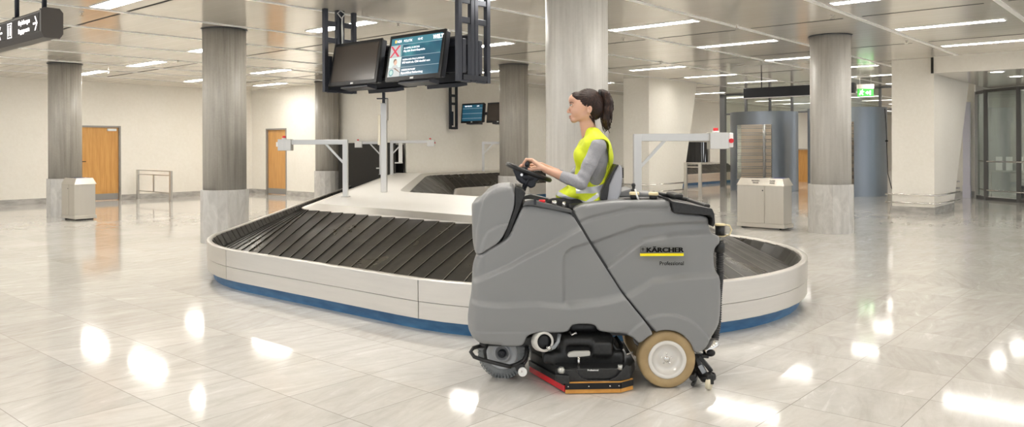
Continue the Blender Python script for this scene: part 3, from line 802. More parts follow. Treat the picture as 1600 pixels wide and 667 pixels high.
# ------------------------------------------------------------------ steel bins
def bin_(lab, x, y, L, W, H, doors, text=False):
    # front face looks towards -x, length along y
    t = thing('steel_waste_bin', lab, 'waste bin', (x, y, 0))
    hb_ = H-0.13
    MB().box(0, W, 0, L, 0.03, 0.10).box(0.02, W-0.02, 0.02, L-0.02, 0.10, hb_).build('bin_body', M_bin, t, bevel=0.004)
    c = 0.055
    vs = [(0, 0, hb_), (W, 0, hb_), (W, L, hb_), (0, L, hb_), (c, c, H), (W-c, c, H), (W-c, L-c, H), (c, L-c, H)]
    MB().add(vs, [(0, 3, 2, 1), (0, 1, 5, 4), (1, 2, 6, 5), (2, 3, 7, 6), (3, 0, 4, 7), (4, 5, 6, 7)]).build('sloped_hood', M_bin, t)
    n = len(doors)-1
    for a, b in zip(doors[:-1], doors[1:]):
        MB().box(0.004, 0.02, a*L+0.012, b*L-0.012, 0.105, hb_-0.008).build('front_door', M_bin, t, bevel=0.002)
    for a, b in zip(doors[:-1], doors[1:]):
        MB().box(c+0.03, W-c-0.03, a*L+0.07, b*L-0.07, H-0.001, H+0.003).build('throw_opening', mat('blue_bin_inlet', (0.03, 0.04, 0.25), 0.5) if a == 0 else M_dark, t)
    MB().cyl((0.0, doors[1]*L+0.04, hb_-0.09), (0.006, doors[1]*L+0.04, hb_-0.09), 0.012, 10).build('lock', M_black, t)
    for yy in (0.1*L, 0.9*L): MB().box(0.05, W-0.05, yy-0.02, yy+0.02, 0, 0.03).build('foot', M_black, t)
    if text:
        for yy, a, b in ((0.60*L, 'RESTMÜLL', 'WASTE'), (0.25*L, 'PAPIER', 'PAPER')):
            M = Matrix.Translation((c*0.55-0.006, yy, hb_+0.075)) @ Matrix.Rotation(-PI/2, 4, 'Z') @ Matrix.Rotation(PI/2-0.40, 4, 'X')
            lettering('waste_sort_words', a, 0.034, M_black, M, t, align='CENTER')
            M = Matrix.Translation((c*0.30-0.006, yy, hb_+0.036)) @ Matrix.Rotation(-PI/2, 4, 'Z') @ Matrix.Rotation(PI/2-0.40, 4, 'X')
            lettering('waste_sort_words', b, 0.034, M_black, M, t, align='CENTER')
    return t
M_bin = brushed('brushed_bin_steel', (0.66, 0.62, 0.55), 0.32, (6, 6, 0.3), 0.02, metal=0.65)
bin_('wide two-door steel waste bin in front of the left turnstile', 13.70, 5.55, 0.90, 0.42, 0.92, (0, 0.40, 1), True)
bl = bin_('smaller steel waste bin standing beside the leftmost column', 6.34, 17.66, 0.74, 0.44, 0.885, (0, 0.45, 1))

# ------------------------------------------------------------------ hanging monitors
def screen_mat(name, base, em):
    return mat(name, base, 0.25, emit=em, es=1.0)
M_scrA = mat('screen_blue', (0.01, 0.05, 0.08), 0.2); tt = NT(M_scrA)
co = tt.coord(); nn = tt.noise(co, 2.6, 2, 0.5); col = tt.ramp(nn, [(0.35, (0.015, 0.075, 0.13)), (0.5, (0.02, 0.13, 0.19)), (0.66, (0.08, 0.36, 0.40))])
tt.link(col, tt.b.inputs['Emission Color']); tt.b.inputs['Emission Strength'].default_value = 0.4
M_scrB = mat('screen_blue_flat', (0.01, 0.05, 0.08), 0.2, emit=(0.02, 0.095, 0.15), es=0.4)
M_scrbar = mat('screen_header_band', (0.02, 0.08, 0.1), 0.2, emit=(0.05, 0.18, 0.23), es=0.6)
M_scrline = mat('screen_line', (0.2, 0.3, 0.35), 0.2, emit=(0.35, 0.45, 0.48), es=0.5)
M_scrtxt = mat('screen_white_text', (0.8, 0.8, 0.8), 0.3, emit=(0.95, 0.97, 1.0), es=0.8)
M_off = mat('switched_off_screen', (0.055, 0.042, 0.033), 0.22)
def ladder(x0, x1, z0, name='bracket_ladder'):
    b = MB()
    for x in (x0+0.03, x1-0.03): b.box(x-0.03, x+0.03, -0.03, 0.03, z0, CH-0.001)
    for z in (z0+0.03, z0+0.72, z0+0.95): b.box(x0+0.06, x1-0.06, -0.02, 0.02, z-0.035, z+0.035)
    b.box(x0+0.07, x0+0.13, -0.025, 0.0, z0+0.1, z0+0.5)
    return b
def monitor_cluster(x, y0, y1, lit_first, labs, far=False, z0=2.27, rz=0.0):
    # ladders at both ends
    k = 1
    for (yy, lab) in ((y1, labs[0]), (y0, labs[1])):
        if lab is None: continue
        t = thing('monitor_bracket', lab, 'bracket', (x, yy, 0), group=None)
        for i, (a, b) in enumerate(((-0.27, 0.0), (0.005, 0.275))):
            ladder(a, b, z0).build('ladder_frame', M_framemetal, t, bevel=0.004)
        MB().box(-0.2, 0.2, -0.04, 0.04, z0+0.02, z0+0.08).build('cross_tie', M_blackmetal, t)
def monitor(x, y, z, lab, lit, W=1.02, H=0.60, tilt=10, depth=0.11):
    t = thing('hanging_monitor', lab, 'monitor', (x, y, z), 0, group='hanging information monitors')
    t.rotation_euler = (0, R(tilt), 0)      # face looks towards -x, leaning forward
    b = 0.045
    MB().box(0.0, 0.03, -W/2, W/2, -H, 0).build('bezel', M_black, t, bevel=0.006)
    MB().box(0.03, depth, -W/2+0.02, W/2-0.02, -H+0.02, -0.01).build('casing', M_blackmetal, t, bevel=0.012)
    o = MB().box(-0.003, 0.001, -W/2+b, W/2-b, -H+b+0.01, -b).build('screen', M_scrB if lit else M_off, t)
    MB().box(-0.003, 0.0, -0.03, 0.03, -H+0.012, -H+0.035).build('badge', M_white, t)
    MB().box(0.04, 0.2, -W*0.28, W*0.28, -H-0.03, -H+0.02).build('mounting_tray', M_blackmetal, t)
    def tx(s, size, yy, zz, m=M_scrtxt, bold=0.0006, xs=1.0, name='headline_text'):
        M = Matrix.Translation((-0.0045, yy, zz)) @ Matrix.Rotation(-PI/2, 4, 'Z') @ Matrix.Rotation(PI/2, 4, 'X')
        lettering(name, s, size, m, M, t, bold=bold, depth=0.0003, xscale=xs)
    if lit == 2:
        l, r_ = W/2-b, -W/2+b
        MB().box(-0.0040, -0.003, r_, l, -0.135, -b).build('header_band', M_scrbar, t)
        MB().box(-0.0038, -0.003, r_, l-0.235, -0.29, -0.14).build('picture_band', M_scrA, t)
        for zz in (-0.137, -0.292, -0.43): MB().box(-0.0043, -0.0038, r_, l-(0 if zz > -0.2 else 0.235), zz-0.002, zz+0.002).build('divider_line', M_scrline, t)
        tx('N24', 0.05, l-0.105, -0.105); tx('POLITIK', 0.045, l-0.235, -0.105, bold=0.0); tx('16:42', 0.042, l-0.49, -0.10, bold=0.0)
        tx('WELT', 0.068, l-0.77, -0.11, bold=0.003)
        MB().box(-0.0043, -0.0038, l-0.095, l-0.07, -0.105, -0.07).build('orange_mark', mat('orange_mark', (0.9, 0.4, 0.05), 0.4, emit=(1, 0.42, 0.06), es=1), t)
        tx('EU-GIPFEL IN BRÜSSEL', 0.030, l-0.255, -0.195, bold=0); tx('May lobt Brexit-Gespräche', 0.036, l-0.255, -0.235)
        tx('RHEINLAND-PFALZ-UMFRAGE', 0.030, l-0.255, -0.345, bold=0); tx('SPD knickt ein, CDU deutlich vorn', 0.036, l-0.255, -0.385)
        tx('WEBERS ENTWURF', 0.030, l-0.255, -0.478, bold=0); tx('Bayernhilfe in Vorbereitung', 0.036, l-0.255, -0.518)
        # picture column: a flag, a portrait, a seal
        pc = [(0.50, 0.53, 0.55), (0.66, 0.05, 0.10), (0.10, 0.16, 0.35), (0.62, 0.72, 0.72), (0.18, 0.11, 0.08), (0.62, 0.42, 0.33), (0.12, 0.30, 0.34), (0.45, 0.62, 0.60)]
        pm = [mat('picture_tone_%s' % n_, c_, 0.4, emit=c_, es=0.25) for n_, c_ in zip(('pale', 'crimson', 'navy', 'mist', 'brown', 'skin', 'teal', 'sage'), pc)]
        def pb(n_, m_, pts):
            MB().add([(-0.0046, l-a, c_) for a, c_ in pts], [tuple(range(len(pts)))]).build(n_, m_, t)
        pb('news_picture', pm[0], [(0, -0.14), (0.232, -0.14), (0.232, -0.29), (0, -0.29)])
        MB().add([(-0.0049, l-a, c_) for a, c_ in ((0.0, -0.29), (0.03, -0.29), (0.19, -0.14), (0.15, -0.14), (0.0, -0.145), (0.03, -0.142), (0.19, -0.285), (0.15, -0.288))], [(0, 1, 2, 3), (4, 5, 6, 7)]).build('picture_detail', pm[1], t)
        MB().add([(-0.0050, l-a, c_) for a, c_ in ((0.19, -0.14), (0.232, -0.14), (0.232, -0.29), (0.21, -0.29))], [(0, 1, 2, 3)]).build('picture_detail', pm[6], t)
        pb('news_picture', pm[3], [(0, -0.292), (0.232, -0.292), (0.232, -0.43), (0, -0.43)])
        MB().ball((-0.0040, l-0.115, -0.345), 0.045, 12, 0.02, 1, 1).build('picture_detail', pm[4], t)
        MB().ball((-0.0044, l-0.125, -0.362), 0.033, 12, 0.02, 1, 1.15).build('picture_detail', pm[5], t)
        MB().add([(-0.0050, l-a, c_) for a, c_ in ((0.06, -0.43), (0.09, -0.395), (0.16, -0.395), (0.19, -0.43))], [(0, 1, 2, 3)]).build('picture_detail', pm[0], t)
        pb('news_picture', pm[0], [(0, -0.432), (0.232, -0.432), (0.232, -0.545), (0, -0.545)])
        MB().lathe([(0.045, 0), (0.045, 0.001)], 20, Matrix.Translation((-0.0048, l-0.065, -0.49)) @ Matrix.Rotation(-PI/2, 4, 'Y')).build('picture_detail', pm[6], t)
        MB().lathe([(0.030, 0.001), (0.030, 0.0015)], 20, Matrix.Translation((-0.0048, l-0.065, -0.49)) @ Matrix.Rotation(-PI/2, 4, 'Y')).build('picture_detail', pm[7], t)
        MB().add([(-0.0050, l-a, c_) for a, c_ in ((0.10, -0.435), (0.14, -0.435), (0.232, -0.49), (0.232, -0.50))], [(0, 1, 2, 3)]).build('picture_detail', pm[4], t)
    if lit == 1:
        l, r_ = W/2-b, -W/2+b
        tx('N24 POLITIK', 0.05, l-0.08, -0.10); tx('16:42', 0.042, l-0.55, -0.10)
        for zz in (-0.15, -0.292, -0.43): MB().box(-0.0043, -0.003, r_, l, zz-0.003, zz+0.003).build('divider_line', M_scrline, t)
    return t
MX = 6.6
monitor_cluster(MX+0.1, 6.46, 9.05, 0, ('dark ladder bracket holding the left end of the near monitor pair', 'dark ladder bracket holding the right end of the near monitor pair, cut by the top'))
t = bpy.data.objects['monitor_bracket']
for z in (2.42, 2.74): MB().box(0.035, 0.085, -2.55, 0.0, z, z+0.05).box(0.085, 0.225, -0.75, -0.65, z, z+0.05).box(0.085, 0.225, -1.95, -1.85, z, z+0.05).build('cross_rail', M_blackmetal, t)
monitor(MX-0.02, 8.49, 2.93, 'switched-off dark monitor, left of the near hanging pair', 0)
monitor(MX-0.02, 7.30, 2.93, 'lit monitor with a blue news screen, right of the near hanging pair', 2)
# the back-to-back monitors behind them
for y, lab in ((8.42, 'black back of a monitor facing away behind the switched-off one'), (7.22, 'black back of a monitor facing away behind the lit one')):
    o = monitor(MX+0.42, y, 2.91, lab, 0); o.rotation_euler = (0, R(10), PI)
t = thing('white_cable_bundle', 'white cables hanging down the left monitor bracket', 'cable', (MX+0.1, 9.05, 0))
MB().tube([(0.0, -0.02, CH), (0.06, -0.05, 3.38), (0.01, -0.05, 3.32), (0.0, -0.05, 3.2), (0.01, -0.05, 2.85), (-0.01, -0.05, 2.5)], 0.01, 6).build('cable', M_white, t)
MB().tube([(0.0, -0.02, CH), (-0.07, -0.05, 3.37), (0.0, -0.055, 3.30), (0.02, -0.05, 3.1), (0.0, -0.055, 2.8)], 0.008, 6).build('cable', M_white, t)
# far cluster near the rear wall
fx, fy = 15.25, 15.55
q = cs(-1.66, 22.3)
t = thing('monitor_bracket', 'dark ladder bracket of the far monitors near the rear wall', 'bracket', (q.x, q.y, 0), 0)
ladder(-0.15, 0.15, 2.02).build('ladder_frame', M_blackmetal, t)
MB().bar((0.44, 0.05, 2.45), (0.44, -1.5, 2.45), 0.05, 0.08).build('cross_rail', M_blackmetal, t)
q = cs(-1.10, 22.2); monitor(q.x, q.y, 2.75, 'small far monitor with a teal news screen near the rear wall', 1, W=0.86, H=0.56, tilt=6)
q = cs(-0.35, 21.6); monitor(q.x, q.y, 2.74, 'far switched-off monitor half hidden by the middle column', 0, W=0.86, H=0.56, tilt=6)

# ------------------------------------------------------------------ hanging direction sign
M_signbody = mat('dark_bronze_sign_case', (0.055, 0.048, 0.042), 0.45, 0.1, 0.3)
M_signlit = mat('lit_sign_lettering', (1, 0.95, 0.95), 0.4, emit=(1.0, 0.93, 0.92), es=1.2)
t = thing('hanging_direction_sign', 'dark hanging sign with lit white arrows and baggage cart words at top left', 'sign', (2.56, 7.89, 2.52))
hH = 0.26; ln = 3.0
prof = [(0.0, 0.055), (0.025, 0.0), (0.14, 0.0), (0.165, 0.04), (0.165, hH-0.03), (0.14, hH), (0.03, hH), (0.0, hH-0.025)]
b = MB(); n = len(prof)
b.add([(p[0], 0, p[1]) for p in prof]+[(p[0], ln, p[1]) for p in prof], [tuple(range(n)), tuple(range(2*n-1, n-1, -1))]+[(i, (i+1) % n, n+(i+1) % n, n+i) for i in range(n)])
b.build('sign_case', M_signbody, t)
MB().box(-0.004, 0.0, 0.06, ln, 0.06, hH-0.035).build('face_panel', mat('sign_face', (0.045, 0.04, 0.036), 0.65, 0, 0.15), t)
MB().xz([(x_, z_) for x_, z_ in [(-0.01, 0.045), (0.02, -0.008), (0.145, -0.008), (0.175, 0.035), (0.175, hH-0.03), (0.145, hH+0.008), (0.02, hH+0.008), (-0.01, hH-0.02)]], -0.02, 0.0).build('end_cap', M_signbody, t)
for y in (0.17, 0.92): MB().cyl((0.08, y, hH), (0.08, y, CH-2.52), 0.022, 10).build('hanging_pipe', M_framemetal, t)
for y in (0.17, 0.92): MB().cyl((0.08, y, hH), (0.08, y, hH+0.02), 0.04, 10).build('pipe_collar', M_framemetal, t)
def st(s, size, y, z, **kw):
    M = Matrix.Translation((-0.006, y, z)) @ Matrix.Rotation(-PI/2, 4, 'Z') @ Matrix.Rotation(PI/2, 4, 'X')
    lettering('lit_words', s, size, M_signlit, M, t, depth=0.001, **kw)
st('Gepäckwagen', 0.064, 0.60, 0.158, bold=0.0003, xscale=0.88)
st('Baggage carts', 0.064, 0.60, 0.080, bold=0.0003, xscale=0.88)
def arrow(y0, sgn):
    b = MB(); z = 0.135
    vs = [(-0.006, y0, z+0.009), (-0.006, y0, z-0.009), (-0.006, y0-sgn*0.10, z-0.009), (-0.006, y0-sgn*0.10, z+0.009)]
    b.add(vs, [(0, 1, 2, 3)])
    tip = y0-sgn*0.115
    for s_ in (1, -1):
        b.add([(-0.0065, tip, z), (-0.0065, tip+sgn*0.022, z), (-0.0065, tip+sgn*0.075, z+s_*0.065), (-0.0065, tip+sgn*0.050, z+s_*0.065)], [(0, 1, 2, 3)])
    b.build('lit_arrow', M_signlit, t)
arrow(0.20, 1); arrow(1.07, -1)
b = MB()
for y0, y1, z0, z1 in ((0.79, 0.915, 0.20, 0.208), (0.79, 0.915, 0.062, 0.07), (0.79, 0.797, 0.062, 0.208), (0.908, 0.915, 0.062, 0.208), (0.868, 0.885, 0.085, 0.165), (0.822, 0.839, 0.085, 0.165)):
    b.box(-0.0062, -0.0058, y0, y1, z0, z1)
for y in (0.8765, 0.8305): b.ball((-0.006, y, 0.18), 0.010, 10, 0.05, 1, 1)
b.build('lift_pictogram', M_signlit, t)
# ------------------------------------------------------------------ distance-field modelling for organic shapes
class SDF:
    def __init__(s, lo, hi, h):
        s.lo = np.array(lo, float); s.h = h
        s.n = np.ceil((np.array(hi)-s.lo)/h).astype(int)+1
        s.D = np.full(tuple(s.n), 9.0, np.float32)
        s.ax = [s.lo[i]+h*np.arange(s.n[i]) for i in range(3)]
    def sub(s, lo, hi):
        a = np.clip(np.floor((np.array(lo)-s.lo)/s.h).astype(int), 0, s.n); b = np.clip(np.ceil((np.array(hi)-s.lo)/s.h).astype(int)+1, 0, s.n)
        sl = tuple(slice(int(p), int(q)) for p, q in zip(a, b))
        G = np.meshgrid(*[s.ax[i][sl[i]] for i in range(3)], indexing='ij')
        return sl, [g.astype(np.float32) for g in G]
    def op(s, sl, d, k, mode='u'):
        A = s.D[sl]
        if A.size == 0: return
        if mode == 'u':
            hh = np.clip(0.5+0.5*(A-d)/k, 0, 1); s.D[sl] = A*(1-hh)+d*hh-k*hh*(1-hh)
        elif mode == 'd':
            d = -d; hh = np.clip(0.5-0.5*(A-d)/k, 0, 1); s.D[sl] = A*(1-hh)+d*hh+k*hh*(1-hh)
        elif mode == 'i':
            hh = np.clip(0.5-0.5*(A-d)/k, 0, 1); s.D[sl] = A*(1-hh)+d*hh+k*hh*(1-hh)
    def cone(s, a, b, r1, r2, k=0.01, mode='u', sy=1.0):
        a = np.array(a, float); b = np.array(b, float); m = max(r1, r2)*max(1, sy)+k*2+0.01
        sl, (X, Y, Z) = s.sub(np.minimum(a, b)-m, np.maximum(a, b)+m)
        d = b-a; L = float(d@d)+1e-9
        t = np.clip(((X-a[0])*d[0]+(Y-a[1])*d[1]+(Z-a[2])*d[2])/L, 0, 1)
        q = np.sqrt((X-a[0]-t*d[0])**2+((Y-a[1]-t*d[1])/sy)**2+(Z-a[2]-t*d[2])**2)-(r1+(r2-r1)*t)
        s.op(sl, q, k, mode); return s
    def ell(s, c, r, k=0.01, mode='u', rot=0.0):     # rot about y axis
        c = np.array(c, float); r = np.array(r, float); m = r.max()+2*k+0.01
        sl, (X, Y, Z) = s.sub(c-m, c+m)
        X = X-c[0]; Y = Y-c[1]; Z = Z-c[2]
        if rot: cc, ss = math.cos(rot), math.sin(rot); X, Z = X*cc+Z*ss, -X*ss+Z*cc
        k0 = np.sqrt((X/r[0])**2+(Y/r[1])**2+(Z/r[2])**2); k1 = np.sqrt((X/r[0]**2)**2+(Y/r[1]**2)**2+(Z/r[2]**2)**2)+1e-6
        s.op(sl, k0*(k0-1)/k1, k, mode); return s
    def rbox(s, c, hsz, rad, k=0.005, mode='u', rot=0.0):
        c = np.array(c, float); hs = np.array(hsz, float); m = np.linalg.norm(hs)+rad+2*k
        sl, (X, Y, Z) = s.sub(c-m, c+m); X = X-c[0]; Y = Y-c[1]; Z = Z-c[2]
        if rot: cc, ss = math.cos(rot), math.sin(rot); X, Z = X*cc+Z*ss, -X*ss+Z*cc
        q = [np.abs(v)-hs[i]+rad for i, v in enumerate((X, Y, Z))]
        d = np.sqrt(sum(np.maximum(v, 0)**2 for v in q))+np.minimum(np.maximum(np.maximum(q[0], q[1]), q[2]), 0)-rad
        s.op(sl, d, k, mode); return s
    def all(s): return s.sub(s.lo, s.lo+s.h*s.n)
    def plane(s, p, n, k=0.004, mode='i'):
        sl, (X, Y, Z) = s.all(); n = np.array(n, float); n /= np.linalg.norm(n)
        s.op(sl, (X-p[0])*n[0]+(Y-p[1])*n[1]+(Z-p[2])*n[2], k, mode); return s
    def mesh(s, name, m, parent=None, smooth_it=1, matfn=None):
        D = s.D; S = D < 0; nx, ny, nz = D.shape
        c = np.zeros((nx-1, ny-1, nz-1), np.int8)
        for i in (0, 1):
            for j in (0, 1):
                for k in (0, 1): c += S[i:nx-1+i, j:ny-1+j, k:nz-1+k]
        cells = np.argwhere((c > 0) & (c < 8)); idx = -np.ones(c.shape, np.int64); idx[tuple(cells.T)] = np.arange(len(cells))
        acc = np.zeros((len(cells), 3)); cnt = np.zeros(len(cells))
        cor = [(i, j, k) for i in (0, 1) for j in (0, 1) for k in (0, 1)]
        for a in cor:
            for ax in range(3):
                if a[ax] == 1: continue
                b = list(a); b[ax] = 1
                A = D[cells[:, 0]+a[0], cells[:, 1]+a[1], cells[:, 2]+a[2]]; B = D[cells[:, 0]+b[0], cells[:, 1]+b[1], cells[:, 2]+b[2]]
                mk = (A < 0) != (B < 0); t = np.where(mk, A/np.where(mk, A-B, 1), 0)
                p = np.tile(np.array(a, float), (len(cells), 1)); p[:, ax] += t
                acc[mk] += p[mk]; cnt[mk] += 1
        V = s.lo+(cells+acc/cnt[:, None])*s.h
        F = []
        for ax in range(3):
            sh = [slice(0, n) for n in D.shape]; a = list(sh); b = list(sh)
            a[ax] = slice(0, D.shape[ax]-1); b[ax] = slice(1, D.shape[ax])
            e = np.argwhere(S[tuple(a)] != S[tuple(b)]); u, w_ = [(1, 2), (2, 0), (0, 1)][ax]
            e = e[(e[:, u] > 0) & (e[:, w_] > 0) & (e[:, u] < D.shape[u]-1) & (e[:, w_] < D.shape[w_]-1)]
            q = []
            for du, dw in ((0, 0), (-1, 0), (-1, -1), (0, -1)):
                g = e.copy(); g[:, u] += du; g[:, w_] += dw; q.append(idx[tuple(g.T)])
            q = np.array(q).T; ins = S[tuple(e.T)]
            q[~ins] = q[~ins][:, ::-1]; F.append(q)
        F = np.concatenate(F); F = F[(F >= 0).all(1)]
        # light relaxation
        for _ in range(smooth_it):
            nb = np.zeros_like(V); nc = np.zeros(len(V))
            for i in range(4):
                a, b = F[:, i], F[:, (i+1) % 4]
                np.add.at(nb, a, V[b]); np.add.at(nc, a, 1); np.add.at(nb, b, V[a]); np.add.at(nc, b, 1)
            V = V*0.5+0.5*nb/np.maximum(nc, 1)[:, None]
        me = bpy.data.meshes.new(name); me.from_pydata(V.tolist(), [], F.tolist())
        ms = m if isinstance(m, (list, tuple)) else [m]
        for q in ms: me.materials.append(q)
        me.polygons.foreach_set('use_smooth', [True]*len(F))
        if matfn:
            ctr = V[F].mean(1); me.polygons.foreach_set('material_index', np.asarray(matfn(ctr), int).tolist())
        me.update(); o = bpy.data.objects.new(name, me); C.objects.link(o)
        if parent: o.parent = parent
        return o

# ------------------------------------------------------------------ ride-on floor cleaning machine
from mathutils.geometry import delaunay_2d_cdt
MD, MX0 = 5.25, 0.5
def lvl(px, py):
    a = px-800.0; b = py-230.1; c_, s_ = math.cos(-0.003916), math.sin(-0.003916)
    return a*c_+b*s_, -a*s_+b*c_
def ml(px, py, d=4.87):              # machine coordinates of a point seen at distance d
    X, Y = lvl(px, py); return (X/FOC*d-MX0, d-MD, EYE-Y/FOC*d)
q = cs(MX0, MD)
mach = thing('floor_scrubber_machine', 'grey ride-on floor cleaning machine the woman drives, in front of the carousel', 'cleaning machine', q, THETA)
M_grey = mat('grey_moulded_plastic', (0.235, 0.237, 0.24), 0.40, 0, 0.5)
tt = NT(M_grey); nn = tt.noise(tt.coord(), 260, 2, 0.6); tt.bump(nn, 0.22, 0.0012)
M_grey_dk = mat('dark_grey_plastic', (0.085, 0.087, 0.09), 0.45)
M_blk = noisy('satin_black_plastic', (0.012, 0.012, 0.012), (0.02, 0.02, 0.02), 60, 0.38, bump=0.1, bd=0.001)
def ss(t): t = np.clip(t, 0, 1); return t*t*(3-2*t)
def chaik(pts, rad, it=2):
    P = [tuple(p) for p in pts]; Q = list(rad)
    for _ in range(it):
        A = []; B = []
        n = len(P)
        for i in range(n):
            p, q_ = P[i], P[(i+1) % n]; c_ = 0.25 if _ else 0.2
            A += [(p[0]*(1-c_)+q_[0]*c_, p[1]*(1-c_)+q_[1]*c_), (p[0]*c_+q_[0]*(1-c_), p[1]*c_+q_[1]*(1-c_))]; B += [Q[i], Q[i]]
        P, Q = A, B
    return P, Q
def relief(name, m, polypx, rad, dnear, dfar, field, parent, cell=0.006, it=2, round_=True):
    # polypx: outline seen at distance dnear; rad[i]: fillet radius of edge i..i+1 ; field(px,py,x): outward push
    P, Q = chaik(polypx, rad, it)
    B = []; E = []
    for i, (p, r_) in enumerate(zip(P, Q)):
        a = np.array(ml(p[0], p[1], dnear)); b = np.array(ml(*P[(i+1) % len(P)], dnear))
        a, b = a[[0, 2]], b[[0, 2]]; L = np.hypot(*(b-a)); k = max(1, int(round(L/cell)))
        for j in range(k): B.append(a+(b-a)*j/k); E.append(r_)
    B = np.array(B); E = np.array(E); nb = len(B)
    lo, hi = B.min(0), B.max(0)
    gx, gz = np.meshgrid(np.arange(lo[0], hi[0], cell), np.arange(lo[1], hi[1], cell)); gx[1::2] += cell/2
    G = np.c_[gx.ravel(), gz.ravel()]
    A0, A1 = B, np.roll(B, -1, 0)
    def inside(G):
        r_ = np.zeros(len(G), bool)
        for a, b in zip(A0, A1):
            c_ = (a[1] > G[:, 1]) != (b[1] > G[:, 1])
            if c_.any(): r_ ^= c_ & (G[:, 0] < (b[0]-a[0])*(G[:, 1]-a[1])/(b[1]-a[1]+1e-12)+a[0])
        return r_
    def fil(G):
        dm = np.full(len(G), 9.0); yy = np.zeros(len(G))
        for a, b, r_ in zip(A0, A1, E):
            d = b-a; t = np.clip(((G-a)@d)/(d@d+1e-12), 0, 1); e_ = np.hypot(*(G-a-t[:, None]*d).T)
            dm = np.minimum(dm, e_); u = np.clip(1-e_/r_, 0, 1); yy = np.maximum(yy, r_*(1-np.sqrt(1-u*u)))
        return dm, yy
    G = G[inside(G)]; dm, _ = fil(G); G = G[dm > cell*0.45]
    allp = np.r_[B, G]
    vo, eo, fo, ov, oe, of = delaunay_2d_cdt([Vector(p) for p in allp], [(i, (i+1) % nb) for i in range(nb)], [list(range(nb))], 1, 1e-7)
    V2 = np.array([(p.x, p.y) for p in vo]); dm, fy = fil(V2)
    dN = dnear-MD; dF = dfar-MD
    PX = 800+(V2[:, 0]+MX0)/dnear*FOC; PY = 230.1+(EYE-V2[:, 1])/dnear*FOC-0.004*(PX-800)
    push = field(PX, PY, V2[:, 0])
    y = dN+fy-push; yf = dF-fy+push
    n = len(V2)
    vs = [(V2[i, 0], y[i], V2[i, 1]) for i in range(n)]+[(V2[i, 0], yf[i], V2[i, 1]) for i in range(n)]
    fs = [tuple(f) for f in fo]+[tuple(n+i for i in reversed(f)) for f in fo]
    on = [i for i in range(n) if dm[i] < 1e-6]
    key = {}
    for oi, lst in enumerate(ov):
        for j in lst:
            if j < nb: key[j] = oi
    for j in range(nb):
        a, b = key[j], key[(j+1) % nb]
        if a != b: fs.append((a, b, n+b, n+a))
    me = bpy.data.meshes.new(name); me.from_pydata(vs, [], fs); me.materials.append(m)
    bm = bmesh.new(); bm.from_mesh(me); bmesh.ops.recalc_face_normals(bm, faces=bm.faces); bm.to_mesh(me); bm.free()
    me.polygons.foreach_set('use_smooth', [True]*len(me.polygons)); me.update()
    o = bpy.data.objects.new(name, me); C.objects.link(o); o.parent = parent
    o.modifiers.new('e', 'EDGE_SPLIT').split_angle = R(55)
    return o
def I(x, xs, ys): return np.interp(x, xs, ys)
DN, DF = 4.88, 5.62
def arch(px, py):
    r_ = np.hypot(px-1040, py-566); return 0.020*ss((77-r_)/3.5)
def front_field(px, py, x):
    A = I(px, [728, 780, 840, 888, 935, 972, 1022], [467, 472, 469, 474, 469, 460, 448])
    f = 0.032*ss((py-A)/9)
    f += 0.006*ss((py-517)/2)*ss((835-px)/6)
    B_ = I(px, [740, 797, 825, 850, 905, 930], [436, 411, 395, 383, 352, 340])
    f += 0.036*ss((py-B_)/10)
    Cc = I(px, [878, 884, 893, 930, 960], [404, 392, 385, 374, 364])
    f -= 0.018*ss((px-877)/6)*ss((py-Cc)/5)*(1-ss((py-A+4)/8))
    f += arch(px, py)-0.035
    nose = np.clip((760-px)/32.0, 0, 1); f -= 0.09*nose**2.2
    f -= 0.012*ss((py-500)/40)
    return f
def rear_field(px, py, x):
    Gv = I(px, [900, 920, 985, 1048], [352, 343, 327, 327])
    f = -0.012*np.exp(-((py-Gv)/2.8)**2)*ss((1050-px)/4)
    R1 = I(px, [905, 925, 1000, 1060, 1115], [392, 378, 352, 347, 345]); f -= 0.020*ss((py-R1)/6)
    R2 = I(px, [930, 955, 1005, 1060, 1115], [432, 409, 371, 361, 358]); f += 0.034*ss((py-R2)/11)
    R3 = I(px, [965, 985, 1020, 1070, 1125], [466, 456, 434, 427, 424]); f += 0.034*ss((py-R3)/11)
    f += arch(px, py)-0.045
    f -= 0.05*np.clip((px-1100)/32, 0, 1)**2
    return f
FP = [(745,400,.02),(785,379,.02),(795,371,.02),(806,348,.02),(815,328,.02),(822,321,.015),(833,321,.012),(892,332,.006),(907,355.5,.006),(920,378,.006),(960,440,.006),(972,459,.006),
      (1021,519,.015),(1010,525,.015),(998,536,.015),(982,520.5,.012),(934,517,.008),(929,504.5,.008),(893,504.5,.008),(887,518.5,.012),(834,518.5,.012),(823,524,.012),(817,539,.012),(800,540,.03),(750,537,.04),
      (737,530,.05),(730,518,.06),(729,500,.06),(732,478,.05),(736,455,.05),(736,425,.05),(739,410,.03)]
relief('front_body_shell', M_grey, [p[:2] for p in FP], [p[2] for p in FP], DN, DF, front_field, mach)
RP = [(896,329,.02),(908,321.5,.03),(936,316.5,.03),(969,313.5,.03),(1046,313,.01),(1050,318,.006),(1052,334,.006),(1109,338,.015),(1113,354,.015),(1116,367,.02),(1130,371,.015),(1131,382,.02),
      (1119.5,391,.03),(1120.5,413,.03),(1122,424,.03),(1129.5,438,.04),(1131.5,466,.04),(1129,508,.04),(1113,530,.03),(1098,549.5,.015),(1084,550.5,.012),(1081,540,.012),(1074,529.5,.012),(1065,521.5,.012),(1054,516.5,.012),(1040,514.8,.012),(1029,516.2,.012),
      (1024,519,.006),(975,459,.006),(963,440,.006),(923,378,.006),(910,355.5,.006)]
relief('rear_body_shell', M_grey, [p[:2] for p in RP], [p[2] for p in RP], DN, DF, rear_field, mach)
